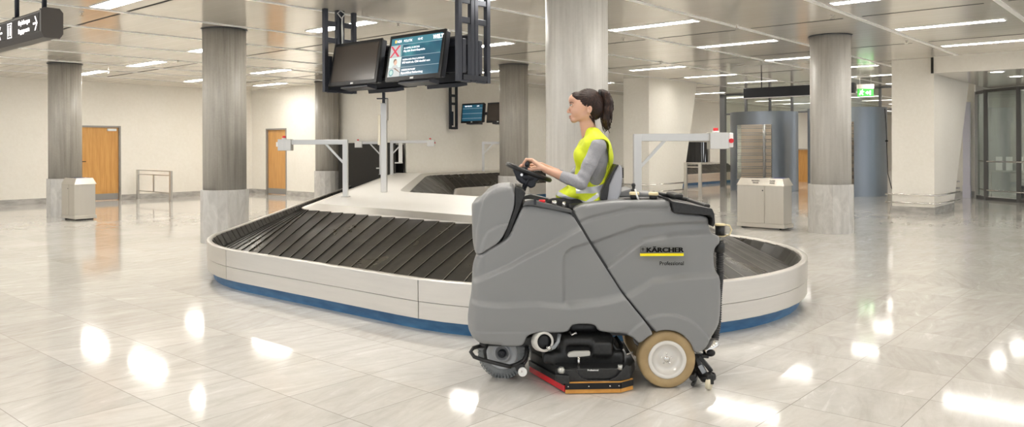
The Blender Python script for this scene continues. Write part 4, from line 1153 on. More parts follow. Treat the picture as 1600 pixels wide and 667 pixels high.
# dark gap between the two shells
b = MB(); sm = [(893,330),(908.5,355.5),(921.5,378),(961.5,440),(973.5,459),(1022.5,519)]
P3 = [ml(*p, DN) for p in sm]; w_ = 0.012
vs = []
for p in P3: vs += [(p[0]-w_, DN-MD+0.045, p[2]), (p[0]+w_, DN-MD+0.045, p[2]), (p[0]+w_, DF-MD-0.045, p[2]), (p[0]-w_, DF-MD-0.045, p[2])]
b.add(vs, [(4*i+j, 4*i+(j+1) % 4, 4*i+4+(j+1) % 4, 4*i+4+j) for i in range(len(sm)-1) for j in range(4)])
b.build('shell_gap_seal', M_blk, mach)
# front cowl
def cowl_field(px, py, x):
    L_ = I(py, [295, 345, 352, 362, 378, 398], [900, 810, 775, 758, 750, 746])
    f = 0.026*ss((px-L_)/7)*ss((py-322-(805-px)*0.42)/7)
    e_ = I(py, [291, 300, 312, 330, 360, 398], [780, 766, 757, 752, 746, 744]); f -= 0.020*ss((e_-px)/4)
    f -= 0.05*np.clip((752-px)/17, 0, 1)**2
    return f
CP = [(735.5,319,.02),(742,316,.02),(748,314,.03),(756,303.5,.035),(767,295.5,.03),(783,292,.025),(803.5,291,.006),(804.5,323,.006),(785,375,.012),(748,399,.02),(741,396,.03),(737,376,.03),(736,340,.03)]
relief('front_cowl', M_grey, [p[:2] for p in CP], [p[2] for p in CP], 4.93, 5.57, cowl_field, mach)
def prism_px(poly, d0, d1, name, m, bevel=0.006, par=mach, dref=None):
    b = MB(); pts = [ml(px, py, dref or d0) for px, py in poly]
    b.xz([(p[0], p[2]) for p in pts], d0-MD, d1-MD)
    return b.build(name, m, par, bevel=bevel)
prism_px([(804.5,291),(815,295),(821.5,301.5),(792.5,377),(784.5,376),(804.5,323)], 4.945, 5.55, 'cowl_inner_panel', M_blk, 0.006)
prism_px([(816.5,322),(820,316.5),(833,312.5),(838,314),(893,328),(893.5,333),(833,321),(823,320.5)], 4.885, 4.99, 'console_trim', M_grey_dk, 0.004)
prism_px([(834,311),(838,311),(838,320),(834,320)], 4.88, 4.885, 'trim_joint', M_blackmetal, 0.0)
prism_px([(806,345),(818,322),(893,334),(905,350),(905,400),(810,400)], 4.96, 5.54, 'footwell_liner', M_blk, 0.0)
prism_px([(816.5,322),(820,316.5),(833,312.5),(838,314),(893,328),(893.5,333),(833,321),(823,320.5)], 5.51, 5.615, 'console_trim', M_grey_dk, 0.004, dref=4.885)
b = MB(); p = ml(866, 318, 4.95)
b.cyl((p[0], -0.31, p[2]-0.01), (p[0], -0.31, p[2]+0.02), 0.016, 12); b.cyl((p[0]+0.06, -0.31, p[2]-0.02), (p[0]+0.06, -0.31, p[2]+0.012), 0.010, 10)
b.build('control_knob', M_chrome, mach)
p = ml(847, 315, 4.95); MB().cyl((p[0], -0.3, p[2]-0.01), (p[0], -0.3, p[2]+0.012), 0.02, 12).build('stop_button', M_red, mach)
# seat
sp_ = [(943,313),(947,291),(955,274),(962,258.5),(967,256.5),(970,262),(970.5,278),(968.5,300),(961,317)]
o = prism_px(sp_, 5.05, 5.45, 'seat_shell', mat('seat_shell_grey', (0.42, 0.43, 0.47), 0.35), 0.022, dref=5.12); o.modifiers['bevel'].segments = 4
cp_ = [(935,311),(937,299),(946,281),(957,262),(961.5,256),(965,257),(958,268),(950,287),(946.5,313)]
o = prism_px(cp_, 5.035, 5.465, 'backrest_cushion', M_blk, 0.014, dref=5.12); o.modifiers['bevel'].segments = 3
prism_px([(885,318),(950,312),(952,326),(888,330)], 5.05, 5.45, 'seat_cushion', M_blk, 0.02, dref=5.12)
# steering
swc = np.array(ml(826, 269, 5.22)); al = R(21)
Msw = Matrix.Translation(swc) @ Matrix.Rotation(al, 4, 'Y')
b = MB(); b.tube([tuple(Msw @ Vector((0.148*math.cos(t), 0.148*math.sin(t), 0))) for t in np.linspace(0, 2*PI, 48, endpoint=False)], 0.0155, 12, closed=True)
o = b.build('steering_wheel', M_black, mach)
b = MB()
b.lathe([(0.02, 0.0), (0.075, -0.012), (0.085, -0.03), (0.06, -0.075), (0.035, -0.085)], 24, Msw)
for a_ in (0.3, 2.5, 4.4): b.bar(tuple(Msw @ Vector((0, 0, -0.02))), tuple(Msw @ Vector((0.142*math.cos(a_), 0.142*math.sin(a_), -0.004))), 0.035, 0.012)
b.build('wheel_hub', M_blackmetal, o)
prism_px([(800,263),(822,268),(845,278),(838,284),(836,291),(829,294),(822,289),(814,286),(806,277)], 5.15, 5.29, 'display_housing', M_blackmetal, 0.01, par=o, dref=5.2)
b = MB(); p = ml(815, 273, 5.13); b.cyl((p[0], p[1], p[2]), (p[0], p[1]+0.03, p[2]), 0.009, 10); b.build('side_knob', M_chrome, o)
b = MB(); b.cyl(ml(822, 286, 5.22), ml(811, 312, 5.22), 0.017, 12); b.cyl(ml(829, 272, 5.15), ml(819, 295, 5.15), 0.008, 8); b.build('steering_column', M_blackmetal, mach)
b = MB(); kp = Msw @ Vector((-0.02, -0.055, 0.0)); b.cyl(tuple(kp), tuple(kp+Vector((0.005, 0, 0.035))), 0.016, 12); b.ball(tuple(kp+Vector((0.006, 0, 0.045))), 0.021, 12); b.build('spinner_knob', M_blackmetal, o)
# rear lid, tank caps
LPp = [(1044,309.5),(1050,314),(1113,326),(1116.5,334),(1117.5,349),(1115,355),(1113,341),(1109,336.5),(1053,332.5),(1050,318)]
prism_px(LPp, 4.885, 5.60, 'tank_lid', M_blk, 0.008, dref=4.885)
b = MB(); pA = ml(1048, 312, 4.885); pB = ml(1113, 325, 4.885)
b.bar((pA[0], 0.30, pA[2]+0.006), (pB[0]+0.01, 0.30, pB[2]+0.004), 0.05, 0.03); b.box(pA[0]+0.10, pA[0]+0.16, 0.0, 0.3, pA[2]-0.02, pA[2]+0.012); b.box(pB[0]-0.02, pB[0]+0.02, -0.25, 0.3, pB[2]-0.01, pB[2]+0.016)
b.build('lid_ridge', M_blk, mach, bevel=0.012)
zt = ml(1000, 313, 4.88)[2]
b = MB()
for px in (990, 1020):
    p = ml(px, 313, 5.0); b.lathe([(0.001, 0.002), (0.05, 0.002), (0.055, 0.004)], 24, Matrix.Translation((p[0], -0.24, zt)) @ Matrix.Diagonal((1.2, 1.0, 1, 1)), cap=False)
b.build('filler_recess', M_blk, mach)
b = MB()
b.xz([(ml(965, 313, 5)[0], zt), (ml(978, 313, 5)[0], zt+0.035), (ml(995, 313, 5)[0], zt+0.055), (ml(1012, 313, 5)[0], zt+0.03), (ml(1035, 313, 5)[0], zt+0.022), (ml(1048, 313, 5)[0], zt)][::-1], -0.02, 0.30)
b.build('tank_hump', M_grey, mach, bevel=0.012)
M_cream = mat('cream_cap_plastic', (0.78, 0.66, 0.40), 0.45)
for px, top in ((991, 302.5), (1021, 303)):
    p = ml(px, top, 5.0); x = p[0]; y = -0.25
    MB().lathe([(0.022, -0.05), (0.026, -0.02), (0.026, -0.006)], 18, Matrix.Translation((x, y, p[2]))).build('filler_neck', M_blk, mach)
    MB().lathe([(0.031, -0.008), (0.032, 0.0), (0.031, 0.008), (0.026, 0.012), (0.001, 0.013)], 20, Matrix.Translation((x, y, p[2]))).build('filler_cap', M_cream, mach)
p = ml(990, 300, 5.0); MB().lathe([(0.018, 0), (0.018, 0.012), (0.010, 0.016), (0.010, 0.03), (0.014, 0.034), (0.010, 0.05), (0.004, 0.052)], 14, Matrix.Translation((p[0], -0.25, p[2]+0.005))).build('dosing_nozzle', M_blk, mach)
MB().tube([(p[0]+0.006, -0.27, p[2]+0.02), (p[0]+0.016, -0.28, p[2]-0.02), (p[0]+0.028, -0.285, p[2]-0.055)], 0.006, 8).build('nozzle_hose', M_white, mach)
# drain hose at the tail
p = ml(1125, 359, 5.05)
b = MB(); b.lathe([(0.030, -0.035), (0.030, 0.028)], 20, Matrix.Translation((p[0], p[1], p[2]))); b.build('drain_neck', M_blk, mach)
b = MB(); b.lathe([(0.036, 0.028), (0.036, 0.036), (0.03, 0.04), (0.001, 0.041)], 20, Matrix.Translation((p[0], p[1], p[2]))); b.lathe([(0.034, -0.042), (0.034, -0.036)], 20, Matrix.Translation((p[0], p[1], p[2])))
b.tube([(p[0]+0.03, p[1], p[2]+0.034), (p[0]+0.062, p[1], p[2]+0.028), (p[0]+0.075, p[1], p[2]), (p[0]+0.062, p[1], p[2]-0.03), (p[0]+0.03, p[1], p[2]-0.039)], 0.0045, 8); b.build('drain_cap', M_cream, mach)
def hose(pts, r, n, name, m=M_blk):
    P_ = [Vector(p) for p in pts]; L = [0]
    for a, b_ in zip(P_[:-1], P_[1:]): L.append(L[-1]+(b_-a).length)
    k = n*4+1; out = []; rs = []
    for i in range(k):
        s_ = L[-1]*i/(k-1); out.append(tuple(float(np.interp(s_, L, [q_[j] for q_ in P_])) for j in range(3)))
        rs.append(r*(1.0 if i % 4 in (0, 1) else 0.84))
    return MB().tube(out, r, 14, rs=rs).build(name, m, mach)
hose([ml(1124.5, 375, 5.0), ml(1125, 400, 5.0), ml(1125, 425, 5.0), ml(1122, 460, 5.05), ml(1121, 500, 5.05), ml(1117, 530, 5.0)], 0.026, 44, 'corrugated_drain_hose')
MB().lathe([(0.033, -0.035), (0.033, 0.02), (0.028, 0.024)], 18, Matrix.Translation(ml(1124.5, 385, 5.0))).build('hose_coupling', M_blk, mach)
MB().tube([ml(1117, 534, 4.97), ml(1111, 543, 4.96), ml(1101, 551, 4.95)], 0.033, 16).build('hose_elbow', M_chrome, mach)
MB().ball(ml(1110, 551, 4.93), 0.026, 16, 1.2, 1, 0.9).build('hose_end_ball', M_black, mach)

# wheels
def wheel(name, c, r, w, tire, hubm, prof='slick', rzw=0.0):
    t = MB(); M = Matrix.Translation(c) @ Matrix.Rotation(rzw, 4, 'Z') @ Matrix.Rotation(PI/2, 4, 'X')   # axis along -y
    rr = r*0.66
    t.lathe([(rr, w/2-0.008), (rr+0.006, w/2), (r-0.012, w/2-0.002), (r-0.003, w/2-0.010), (r, w/2-0.022), (r, -w/2+0.022), (r-0.003, -w/2+0.010), (r-0.012, -w/2), (rr, -w/2)], 56, M, cap=False)
    t.build(name, tire, mach)
    return M, rr
rwc = ml(1040, 566, 4.93)
rwc = (rwc[0], 4.93-MD, 0.178)
M_pu = noisy('tan_polyurethane_tyre', (0.36, 0.25, 0.12), (0.46, 0.33, 0.165), 9, 0.5, bump=0.1)
for k, yy in enumerate((4.935-MD, 5.565-MD)):
    c = (rwc[0], yy, 0.178); M, rr = wheel('rear_tyre', c, 0.178, 0.125, M_pu, None)
    S = Matrix.Identity(4) if k == 0 else Matrix.Rotation(PI, 4, 'X')
    h = MB(); h.lathe([(rr+0.002, 0.052), (rr+0.002, 0.060), (rr-0.002, 0.064), (rr-0.020, 0.064), (rr-0.024, 0.058), (rr-0.030, 0.035), (0.052, 0.022), (0.040, 0.035), (0.001, 0.036)], 44, M @ S, cap=False)
    ho = h.build('wheel_rim', mat('white_wheel_rim', (0.74, 0.71, 0.66), 0.25, 0.15), mach)
    h = MB(); h.lathe([(0.018, 0.035), (0.018, 0.048), (0.001, 0.049)], 16, M @ S, cap=False)
    for j in range(5):
        a_ = 2*PI*j/5+0.3; h.lathe([(0.005, 0.034), (0.005, 0.041), (0.001, 0.042)], 8, M @ S @ Matrix.Translation((0.031*math.cos(a_), 0.031*math.sin(a_), 0)), cap=False)
    h.build('wheel_hub', M_chrome, ho)
# steered front wheel with treaded tyre
M_gtyre = noisy('grey_treaded_tyre', (0.17, 0.18, 0.18), (0.27, 0.28, 0.28), 14, 0.6, bump=0.2)
fw = ml(787, 561, 5.16); fr_ = 0.158; fc = (fw[0], 5.16-MD, fr_)
M, rr = wheel('front_tyre', fc, fr_, 0.10, M_gtyre, None, rzw=R(-14))
b = MB(); nl = 44
for j in range(nl):
    a_ = 2*PI*j/nl
    for s_, off in ((1, 0), (-1, PI/nl)):
        Mt = M @ Matrix.Rotation(a_+off, 4, 'Z')
        b.box(fr_-0.006, fr_+0.003, -0.0085, 0.0085, min(s_*0.004, s_*0.055), max(s_*0.004, s_*0.055), Mt)
        b.box(fr_-0.026, fr_+0.0015, -0.0055, 0.0055, min(s_*0.044, s_*0.0515), max(s_*0.044, s_*0.0515), Mt)
b.build('tyre_tread', M_gtyre, mach)
h = MB(); h.lathe([(rr+0.002, 0.042), (rr, 0.048), (rr-0.012, 0.050), (rr-0.03, 0.036), (0.058, 0.034), (0.056, 0.044), (0.046, 0.046), (0.042, 0.030), (0.001, 0.028)], 36, M, cap=False)
ho = h.build('wheel_rim', mat('grey_wheel_rim', (0.45, 0.46, 0.47), 0.4, 0.3), mach)
MB().lathe([(0.026, 0.028), (0.026, 0.055), (0.014, 0.058), (0.001, 0.058)], 20, M, cap=False).build('wheel_hub', M_blackmetal, ho)
prism_px([(780,541),(795,541),(792,556),(782,556)], 5.22, 5.28, 'fork_leg', M_blk, 0.004, dref=5.1)
# guard tube around the front wheel
MB().tube([ml(757, 541, 5.1), ml(748, 541, 5.03), ml(739.5, 543.5, 5.0), ml(735.5, 549.5, 4.98), ml(741, 557.5, 4.97), ml(754, 562, 4.96), ml(783, 569.5, 4.95), ml(799, 573, 4.95)], 0.0125, 12).build('guard_tube', M_blk, mach)
MB().tube([ml(797, 572, 4.97), ml(808, 569, 4.97), ml(818, 563, 4.98), ml(822, 555, 5.0), ml(823, 541, 5.0)], 0.0125, 12).build('guard_tube', M_blk, mach)
MB().tube([ml(759, 562, 5.0), ml(757, 548, 5.0), ml(762, 538, 5.02)], 0.011, 10).build('guard_tube', M_blk, mach)
prism_px([(803,571),(818,568),(822,578),(816,584),(808,580)], 4.96, 4.985, 'caster_bracket', M_blk, 0.003)
c = ml(816.5, 580.5, 4.95); MB().cyl((c[0], c[1]-0.012, c[2]), (c[0], c[1]+0.012, c[2]), 0.028, 20).build('guide_caster', M_white, mach)
MB().cyl((c[0]-0.006, c[1]-0.015, c[2]+0.004), (c[0]-0.006, c[1]-0.012, c[2]+0.004), 0.007, 10).build('caster_bolt', M_chrome, mach)
# side bumper roller, hose
c = ml(849, 533.5, 4.86)
Mr = Matrix.Translation(c) @ Matrix.Rotation(R(18), 4, 'Z') @ Matrix.Rotation(PI/2-0.15, 4, 'X')
b = MB(); b.lathe([(0.046, 0.02), (0.056, 0.026), (0.062, 0.018), (0.063, -0.05), (0.055, -0.06)], 30, Mr, cap=False); b.build('bumper_roller', mat('pale_roller', (0.62, 0.60, 0.56), 0.5), mach)
b = MB(); b.lathe([(0.047, 0.0), (0.047, 0.012), (0.012, 0.006), (0.001, 0.006)], 24, Mr, cap=False); b.build('roller_core', M_black, mach)
MB().cyl(ml(852, 541, 4.83), ml(861, 545, 4.80), 0.008, 10).ball(ml(858, 544, 4.8), 0.013, 10).build('roller_bolt', M_chrome, mach)
MB().tube([ml(874, 522, 4.9), ml(872, 534, 4.88), ml(866, 542, 4.85), ml(857, 546, 4.83)], 0.012, 10).build('grey_hose', mat('grey_hose', (0.28, 0.30, 0.32), 0.4), mach)
# brush deck
dk_ = [(0.325, 4.80), (0.655, 4.815), (0.735, 4.875), (0.775, 5.0), (0.775, 5.45), (0.10, 5.45), (0.12, 5.22)]
pl = [(x-MX0, d-MD) for x, d in dk_]
b = MB(); b.prism(pl, 0.075, 0.145); b.build('brush_deck_skirt', M_blk, mach, bevel=0.008)
s_ = SDF((-0.42, -0.46, 0.05), (0.32, 0.25, 0.46), 0.006)
s_.rbox((-0.03, -0.12, 0.17), (0.235, 0.20, 0.05), 0.03)
s_.rbox((-0.035, -0.17, 0.235), (0.175, 0.15, 0.085), 0.045, k=0.02)
s_.rbox((0.06, -0.22, 0.235), (0.07, 0.12, 0.055), 0.03, k=0.012)
s_.rbox((-0.05, -0.10, 0.30), (0.10, 0.12, 0.09), 0.04, k=0.03)
s_.rbox((-0.085, -0.325, 0.225), (0.075, 0.03, 0.028), 0.02, k=0.012, mode='d')
s_.rbox((-0.20, -0.10, 0.16), (0.11, 0.22, 0.035), 0.02, k=0.01, rot=-0.15)
s_.plane((0, 0, 0.10), (0, 0, -1))
s_.mesh('brush_deck_housing', M_blk, mach)
# raised front plate with its cut-out
def onface(px, py, d): return ml(px, py, d)
prism_px([(868,576),(900,578),(908,590),(918,594),(952,594),(964,588),(978,570),(984,572),(985,592),(962,596),(880,602),(868,594)], 4.79, 4.81, 'deck_front_plate', M_blk, 0.004)
b = MB(); b.cyl(ml(877, 580, 4.79), ml(877, 574, 4.79), 0.016, 12); b.cyl(ml(877, 576, 4.785), ml(877, 582, 4.785), 0.022, 6); b.build('clamp_knob', mat('zinc_knob', (0.5, 0.5, 0.47), 0.35, 0.6), mach)
b = MB(); b.cyl(ml(969, 577, 4.80), ml(969, 570, 4.80), 0.015, 12); b.build('clamp_knob', MATS['zinc_knob'], mach)
prism_px([(868,585),(890,587),(890,600),(880,601),(868,596)], 4.765, 4.80, 'deck_hinge_block', M_blk, 0.006)
def strip(name, z0, z1, t_, m, path, out=0.0):
    b = MB(); P_ = [(x-MX0, d-MD-out) for x, d in path]
    for p_, q_ in zip(P_[:-1], P_[1:]): b.bar((p_[0], p_[1], (z0+z1)/2), (q_[0], q_[1], (z0+z1)/2), t_, z1-z0)
    return b.build(name, m, mach)
M_org = noisy('orange_squeegee_rubber', (0.62, 0.28, 0.05), (0.72, 0.36, 0.08), 12, 0.4)
fpth = [(0.318, 4.775), (0.655, 4.79), (0.738, 4.855)]
strip('orange_squeegee_lip', 0.004, 0.032, 0.010, M_org, fpth)
strip('squeegee_clamp_strip', 0.030, 0.066, 0.014, M_black, fpth, 0.004)
strip('orange_squeegee_lip', 0.064, 0.072, 0.010, M_org, fpth)
for xx in (0.335, 0.46, 0.59, 0.645): MB().ball((xx-MX0, 4.775+(xx-0.318)*0.045-MD-0.012, 0.048), 0.005, 8).build('strip_screw', M_chrome, mach)
lpth = [(0.318, 4.785), (0.115, 5.22)]
strip('red_squeegee_lip', 0.01, 0.05, 0.010, M_red, lpth)
strip('squeegee_clamp_strip', 0.05, 0.085, 0.022, M_blk, lpth)
b = MB(); b.xz([(p[0], p[2]) for p in [ml(*q_, 4.87) for q_ in ((886.5,556),(889,551.5),(897,549.5),(921,549),(922.5,551),(922,556),(905,558),(889,558.5))]], 4.87-MD, 4.90-MD)
b.build('lift_handle', mat('pale_handle', (0.55, 0.54, 0.50), 0.45), mach, bevel=0.006)
MB().cyl(ml(904, 557, 4.875), ml(904.5, 574, 4.875), 0.008, 10).build('lift_rod', M_chrome, mach)
MB().tube([ml(890, 519, 4.95), ml(894, 523, 4.93), ml(899, 520, 4.93), ml(902, 523, 4.95)], 0.008, 8).build('latch', M_chrome, mach)
p = ml(918, 580, 4.79)
lettering('deck_word', 'Professional', 0.014, M_white, Matrix.Translation((p[0], 4.828-MD-0.03, p[2])) @ Matrix.Rotation(PI/2, 4, 'X'), mach, bold=0.0004, depth=0.0003)
MB().tube([ml(946, 520, 5.0), ml(952, 530, 4.97), ml(962, 545, 4.95), ml(970, 548, 4.97), ml(972, 540, 5.0), ml(962, 526, 5.05)], 0.011, 8).build('black_cable_loop', M_blk, mach)
b = MB()
for a_, c_ in (((972, 545), (980, 560)), ((980, 556), (990, 552))): b.bar(ml(*a_, 5.1), ml(*c_, 5.1), 0.03, 0.02)
b.build('chassis_bracket', M_chrome, mach)
# chassis block above the deck
prism_px([(745,534),(815,534),(880,522),(985,522),(1075,522),(1078,548),(1060,552),(985,528),(900,530),(880,534),(815,546),(752,545)], 5.02, 5.5, 'chassis_frame', M_blk, 0.0, dref=4.95)
MB().box(rwc[0]-0.02, rwc[0]+0.02, -0.25, 0.25, 0.158, 0.198).build('rear_axle', M_blackmetal, mach)
# rear squeegee and its caster
q_ = rwc[0]
b = MB(); b.bar(ml(1084, 552, 5.0), ml(1098, 590, 4.95), 0.045, 0.03); b.bar(ml(1092, 556, 4.95), ml(1112, 580, 4.93), 0.03, 0.025); b.bar(ml(1086, 554, 4.98), ml(1108, 556, 4.95), 0.05, 0.022); b.bar(ml(1094, 575, 4.95), ml(1104, 592, 4.92), 0.04, 0.04)
b.build('squeegee_bracket', M_blk, mach, bevel=0.004)
MB().bar(ml(1094, 570, 4.93), ml(1101, 582, 4.92), 0.028, 0.028).build('bracket_plate', mat('zinc_plate', (0.35, 0.37, 0.40), 0.3, 0.7), mach)
c = ml(1106, 589, 4.90); MB().lathe([(0.036, -0.02), (0.048, -0.016), (0.052, 0.0), (0.050, 0.014), (0.044, 0.018), (0.038, 0.008)], 26, Matrix.Translation(c) @ Matrix.Rotation(R(-12), 4, 'Y'), cap=True).build('bumper_disc', M_black, mach)
c = ml(1109, 607, 4.83); Mc = Matrix.Translation((c[0], 4.85-MD, 0.036)) @ Matrix.Rotation(R(55), 4, 'Z') @ Matrix.Rotation(PI/2, 4, 'X')
MB().lathe([(0.012, -0.014), (0.033, -0.013), (0.036, -0.006), (0.036, 0.006), (0.033, 0.013), (0.012, 0.014)], 24, Mc).build('squeegee_caster', mat('ivory_wheel', (0.66, 0.60, 0.45), 0.4), mach)
b = MB(); b.box(-0.022, 0.022, -0.03, 0.03, 0.035, 0.095, Matrix.Translation((c[0]+0.006, 4.865-MD, 0.0))); b.build('caster_fork', M_blk, mach, bevel=0.005)
b = MB(); b.tube([(q_+0.16, -0.36, 0.06), (q_+0.24, -0.15, 0.06), (q_+0.26, 0.08, 0.06), (q_+0.2, 0.34, 0.06)], 0.02, 10)
b.tube([(q_+0.16, -0.36, 0.02), (q_+0.24, -0.15, 0.02), (q_+0.26, 0.08, 0.02), (q_+0.2, 0.34, 0.02)], 0.012, 8); b.build('rear_squeegee_bar', M_blk, mach)

# maker's name and stripe on the flank
M_logo = mat('logo_black', (0.004, 0.004, 0.004), 0.6, 0, 0.1); M_yel = mat('logo_yellow', (0.95, 0.80, 0.0), 0.4)
yl = DN-MD+0.011-0.0075
def flank(px, py): p = ml(px, py, DN+0.0); return p[0], p[2]
x0, z0 = flank(1000.5, 400.2); x1, z1 = flank(1068.5, 395.9)
MB().box(x0, x1, yl-0.001, yl+0.012, z0, z1).build('yellow_stripe', M_yel, mach)
x0, z0 = flank(1010.6, 394.2); x1, z1 = flank(1068.5, 386.6)
me = text_mesh('KÄRCHER', 1.0, bold=0.020, depth=0.0)
me0 = text_mesh('K', 1.0, bold=0.020, depth=0.0)
xs = [v.co.x for v in me.vertices]; hs = [v.co.y for v in me0.vertices]
sx = (x1-x0)/(max(xs)-min(xs)); sy = (z1-z0)/(max(hs)-min(hs))
wide = bmesh.new()
for dx in (-0.035, -0.018, 0.0, 0.018, 0.035):
    m2 = me.copy()
    for v in m2.vertices: v.co.x += dx; v.co.z = dx*0.02
    wide.from_mesh(m2); bpy.data.meshes.remove(m2)
wide.to_mesh(me); wide.free()
for v in me.vertices: v.co = Vector((x0+(v.co.x-min(xs))*sx, yl-0.001+v.co.z*0.05, z0+(v.co.y-min(hs))*sy))
me.materials.clear(); me.materials.append(M_logo); o = bpy.data.objects.new('maker_name', me); C.objects.link(o); o.parent = mach
x0, z0 = flank(1030.8, 414.3); x1, z1 = flank(1068.5, 408.2)
me = text_mesh('Professional', 1.0, bold=0.016, depth=0.0); xs = [v.co.x for v in me.vertices]; ys = [v.co.y for v in me.vertices]
for v in me.vertices: v.co = Vector((x0+(v.co.x-min(xs))*(x1-x0)/(max(xs)-min(xs)), yl-0.001, z0+(v.co.y)*(z1-z0)/max(ys)))
me.materials.clear(); me.materials.append(M_logo); o = bpy.data.objects.new('professional_word', me); C.objects.link(o); o.parent = mach
x0, z0 = flank(1000.8, 394.6); x1, z1 = flank(1008.6, 385.3); t_ = 0.0012
b = MB()
for a in ((x0, x1, z0, z0+t_), (x0, x1, z1-t_, z1), (x0, x0+t_, z0, z1), (x1-t_, x1, z0, z1)): b.box(a[0], a[1], yl-0.001, yl+0.004, a[2], a[3])
xc, zc = (x0+x1)/2, (z0+z1)/2
b.xz([(xc-0.004, zc+0.011), (xc+0.004, zc+0.011), (xc+0.010, zc+0.002), (xc+0.003, zc-0.004), (xc+0.001, zc-0.014), (xc-0.001, zc-0.014), (xc-0.003, zc-0.004), (xc-0.010, zc+0.002)][::-1], yl-0.001, yl+0.004)
b.build('square_emblem', mat('logo_grey', (0.05, 0.05, 0.05), 0.4), mach)
# ------------------------------------------------------------------ the driver
def wp(px, py, dy=0.0): return ml(px, py, MD+dy)
woman = thing('seated_person', 'woman in a yellow safety vest and grey shirt driving, dark ponytail', 'person', cs(MX0, MD), THETA)
M_skin = noisy('skin', (0.60, 0.34, 0.235), (0.68, 0.40, 0.29), 9, 0.48)
M_skin.node_tree.nodes['Principled BSDF'].inputs['Subsurface Weight'].default_value = 0.08
M_skin.node_tree.nodes['Principled BSDF'].inputs['Subsurface Radius'].default_value = (0.02, 0.008, 0.004)
def fabric(name, c1, c2, sc_=300, rough=0.8):
    m = mat(name, c1, rough); t = NT(m); n = t.noise(t.coord(), sc_, 2); n2 = t.noise(t.coord(), 11, 3, 0.5, 0.8)
    t.link(t.ramp(n, [(0.35, c1), (0.65, c2)]), t.b.inputs['Base Color'])
    h = t.math('ADD', t.math('MULTIPLY', n, 0.08), n2); t.bump(h, 0.55, 0.02); return m
M_shirt = fabric('grey_marl_jersey', (0.29, 0.29, 0.315), (0.36, 0.36, 0.385))
M_vest = fabric('fluorescent_yellow_fabric', (0.66, 0.76, 0.015), (0.72, 0.82, 0.03), 400, 0.6)
M_refl = mat('reflective_silver_tape', (0.66, 0.68, 0.72), 0.35, 0.2)
M_trou = fabric('black_trouser_cloth', (0.012, 0.012, 0.014), (0.022, 0.022, 0.025))
def hair_mat():
    m = mat('dark_brown_hair', (0.05, 0.025, 0.018), 0.42, 0, 0.3); t = NT(m); co = t.coord()
    n = t.noise(t.mapping(co, scale=(40, 120, 14), rot=(0, 0.7, 0)), 2.2, 4, 0.7, 0.4)
    t.link(t.ramp(n, [(0.35, (0.010, 0.005, 0.004)), (0.55, (0.028, 0.013, 0.009)), (0.75, (0.10, 0.045, 0.028))]), t.b.inputs['Base Color'])
    t.bump(n, 0.7, 0.004); return m
M_hair = hair_mat()
SHn, SHf = -0.165, 0.165
S_n, E_n, W_n = wp(934, 229, SHn), wp(908, 286, -0.215), wp(852, 265, -0.11)
S_f, E_f, W_f = wp(931, 227, SHf), wp(894, 282, 0.21), wp(846, 259, 0.09)
def V3(a): return np.array(a, float)
def mix3(a, b, t): return V3(a)*(1-t)+V3(b)*t
hgt = 0.0033
s = SDF((-0.46, -0.33, 1.02), (0.22, 0.33, 1.94), hgt)
# skull, face
s.ell(wp(919, 160), (0.092, 0.071, 0.086), 0.02)
s.ell(wp(905.5, 169), (0.062, 0.060, 0.078), 0.03)
s.ell(wp(897, 156), (0.036, 0.052, 0.040), 0.02)                     # brow
s.cone(wp(915, 179, 0.038), wp(897.5, 187, 0.010), 0.022, 0.018, 0.018)  # jaw, far and near
s.cone(wp(915, 179, -0.038), wp(897.5, 187, -0.010), 0.022, 0.018, 0.018)
s.ell(wp(895.5, 187.3), (0.017, 0.020, 0.015), 0.012)                # chin
s.ell(wp(900, 176, -0.032), (0.026, 0.020, 0.022), 0.02); s.ell(wp(900, 176, 0.032), (0.026, 0.020, 0.022), 0.02)
s.ell(wp(894.5, 182), (0.016, 0.022, 0.013), 0.010)                  # mouth mound
s.cone(wp(893.2, 164.5), wp(887.6, 174), 0.0065, 0.0085, 0.008)      # nose
s.ell(wp(888.6, 175.2), (0.0105, 0.0100, 0.0080), 0.006)
s.ell(wp(891.3, 176, -0.011), (0.009, 0.006, 0.006), 0.004); s.ell(wp(891.3, 176, 0.011), (0.009, 0.006, 0.006), 0.004)
s.ell(wp(891.3, 164.0, -0.031), (0.013, 0.017, 0.010), 0.010, 'd'); s.ell(wp(891.3, 164.0, 0.031), (0.013, 0.017, 0.010), 0.010, 'd')
s.ell(wp(894.4, 164.3, -0.030), (0.0125, 0.0135, 0.0125), 0.003); s.ell(wp(894.4, 164.3, 0.030), (0.0125, 0.0135, 0.0125), 0.003)
s.ell(wp(890.6, 181.3), (0.0075, 0.019, 0.0040), 0.003); s.ell(wp(891.3, 184.3), (0.0075, 0.016, 0.0042), 0.003)   # lips
for sg in (-1, 1):                                                   # ears
    s.ell(wp(921, 171.5, sg*0.072), (0.017, 0.010, 0.027), 0.006, rot=-0.25)
    s.ell(wp(920.3, 171.2, sg*0.083), (0.009, 0.008, 0.015), 0.004, 'd', rot=-0.25)
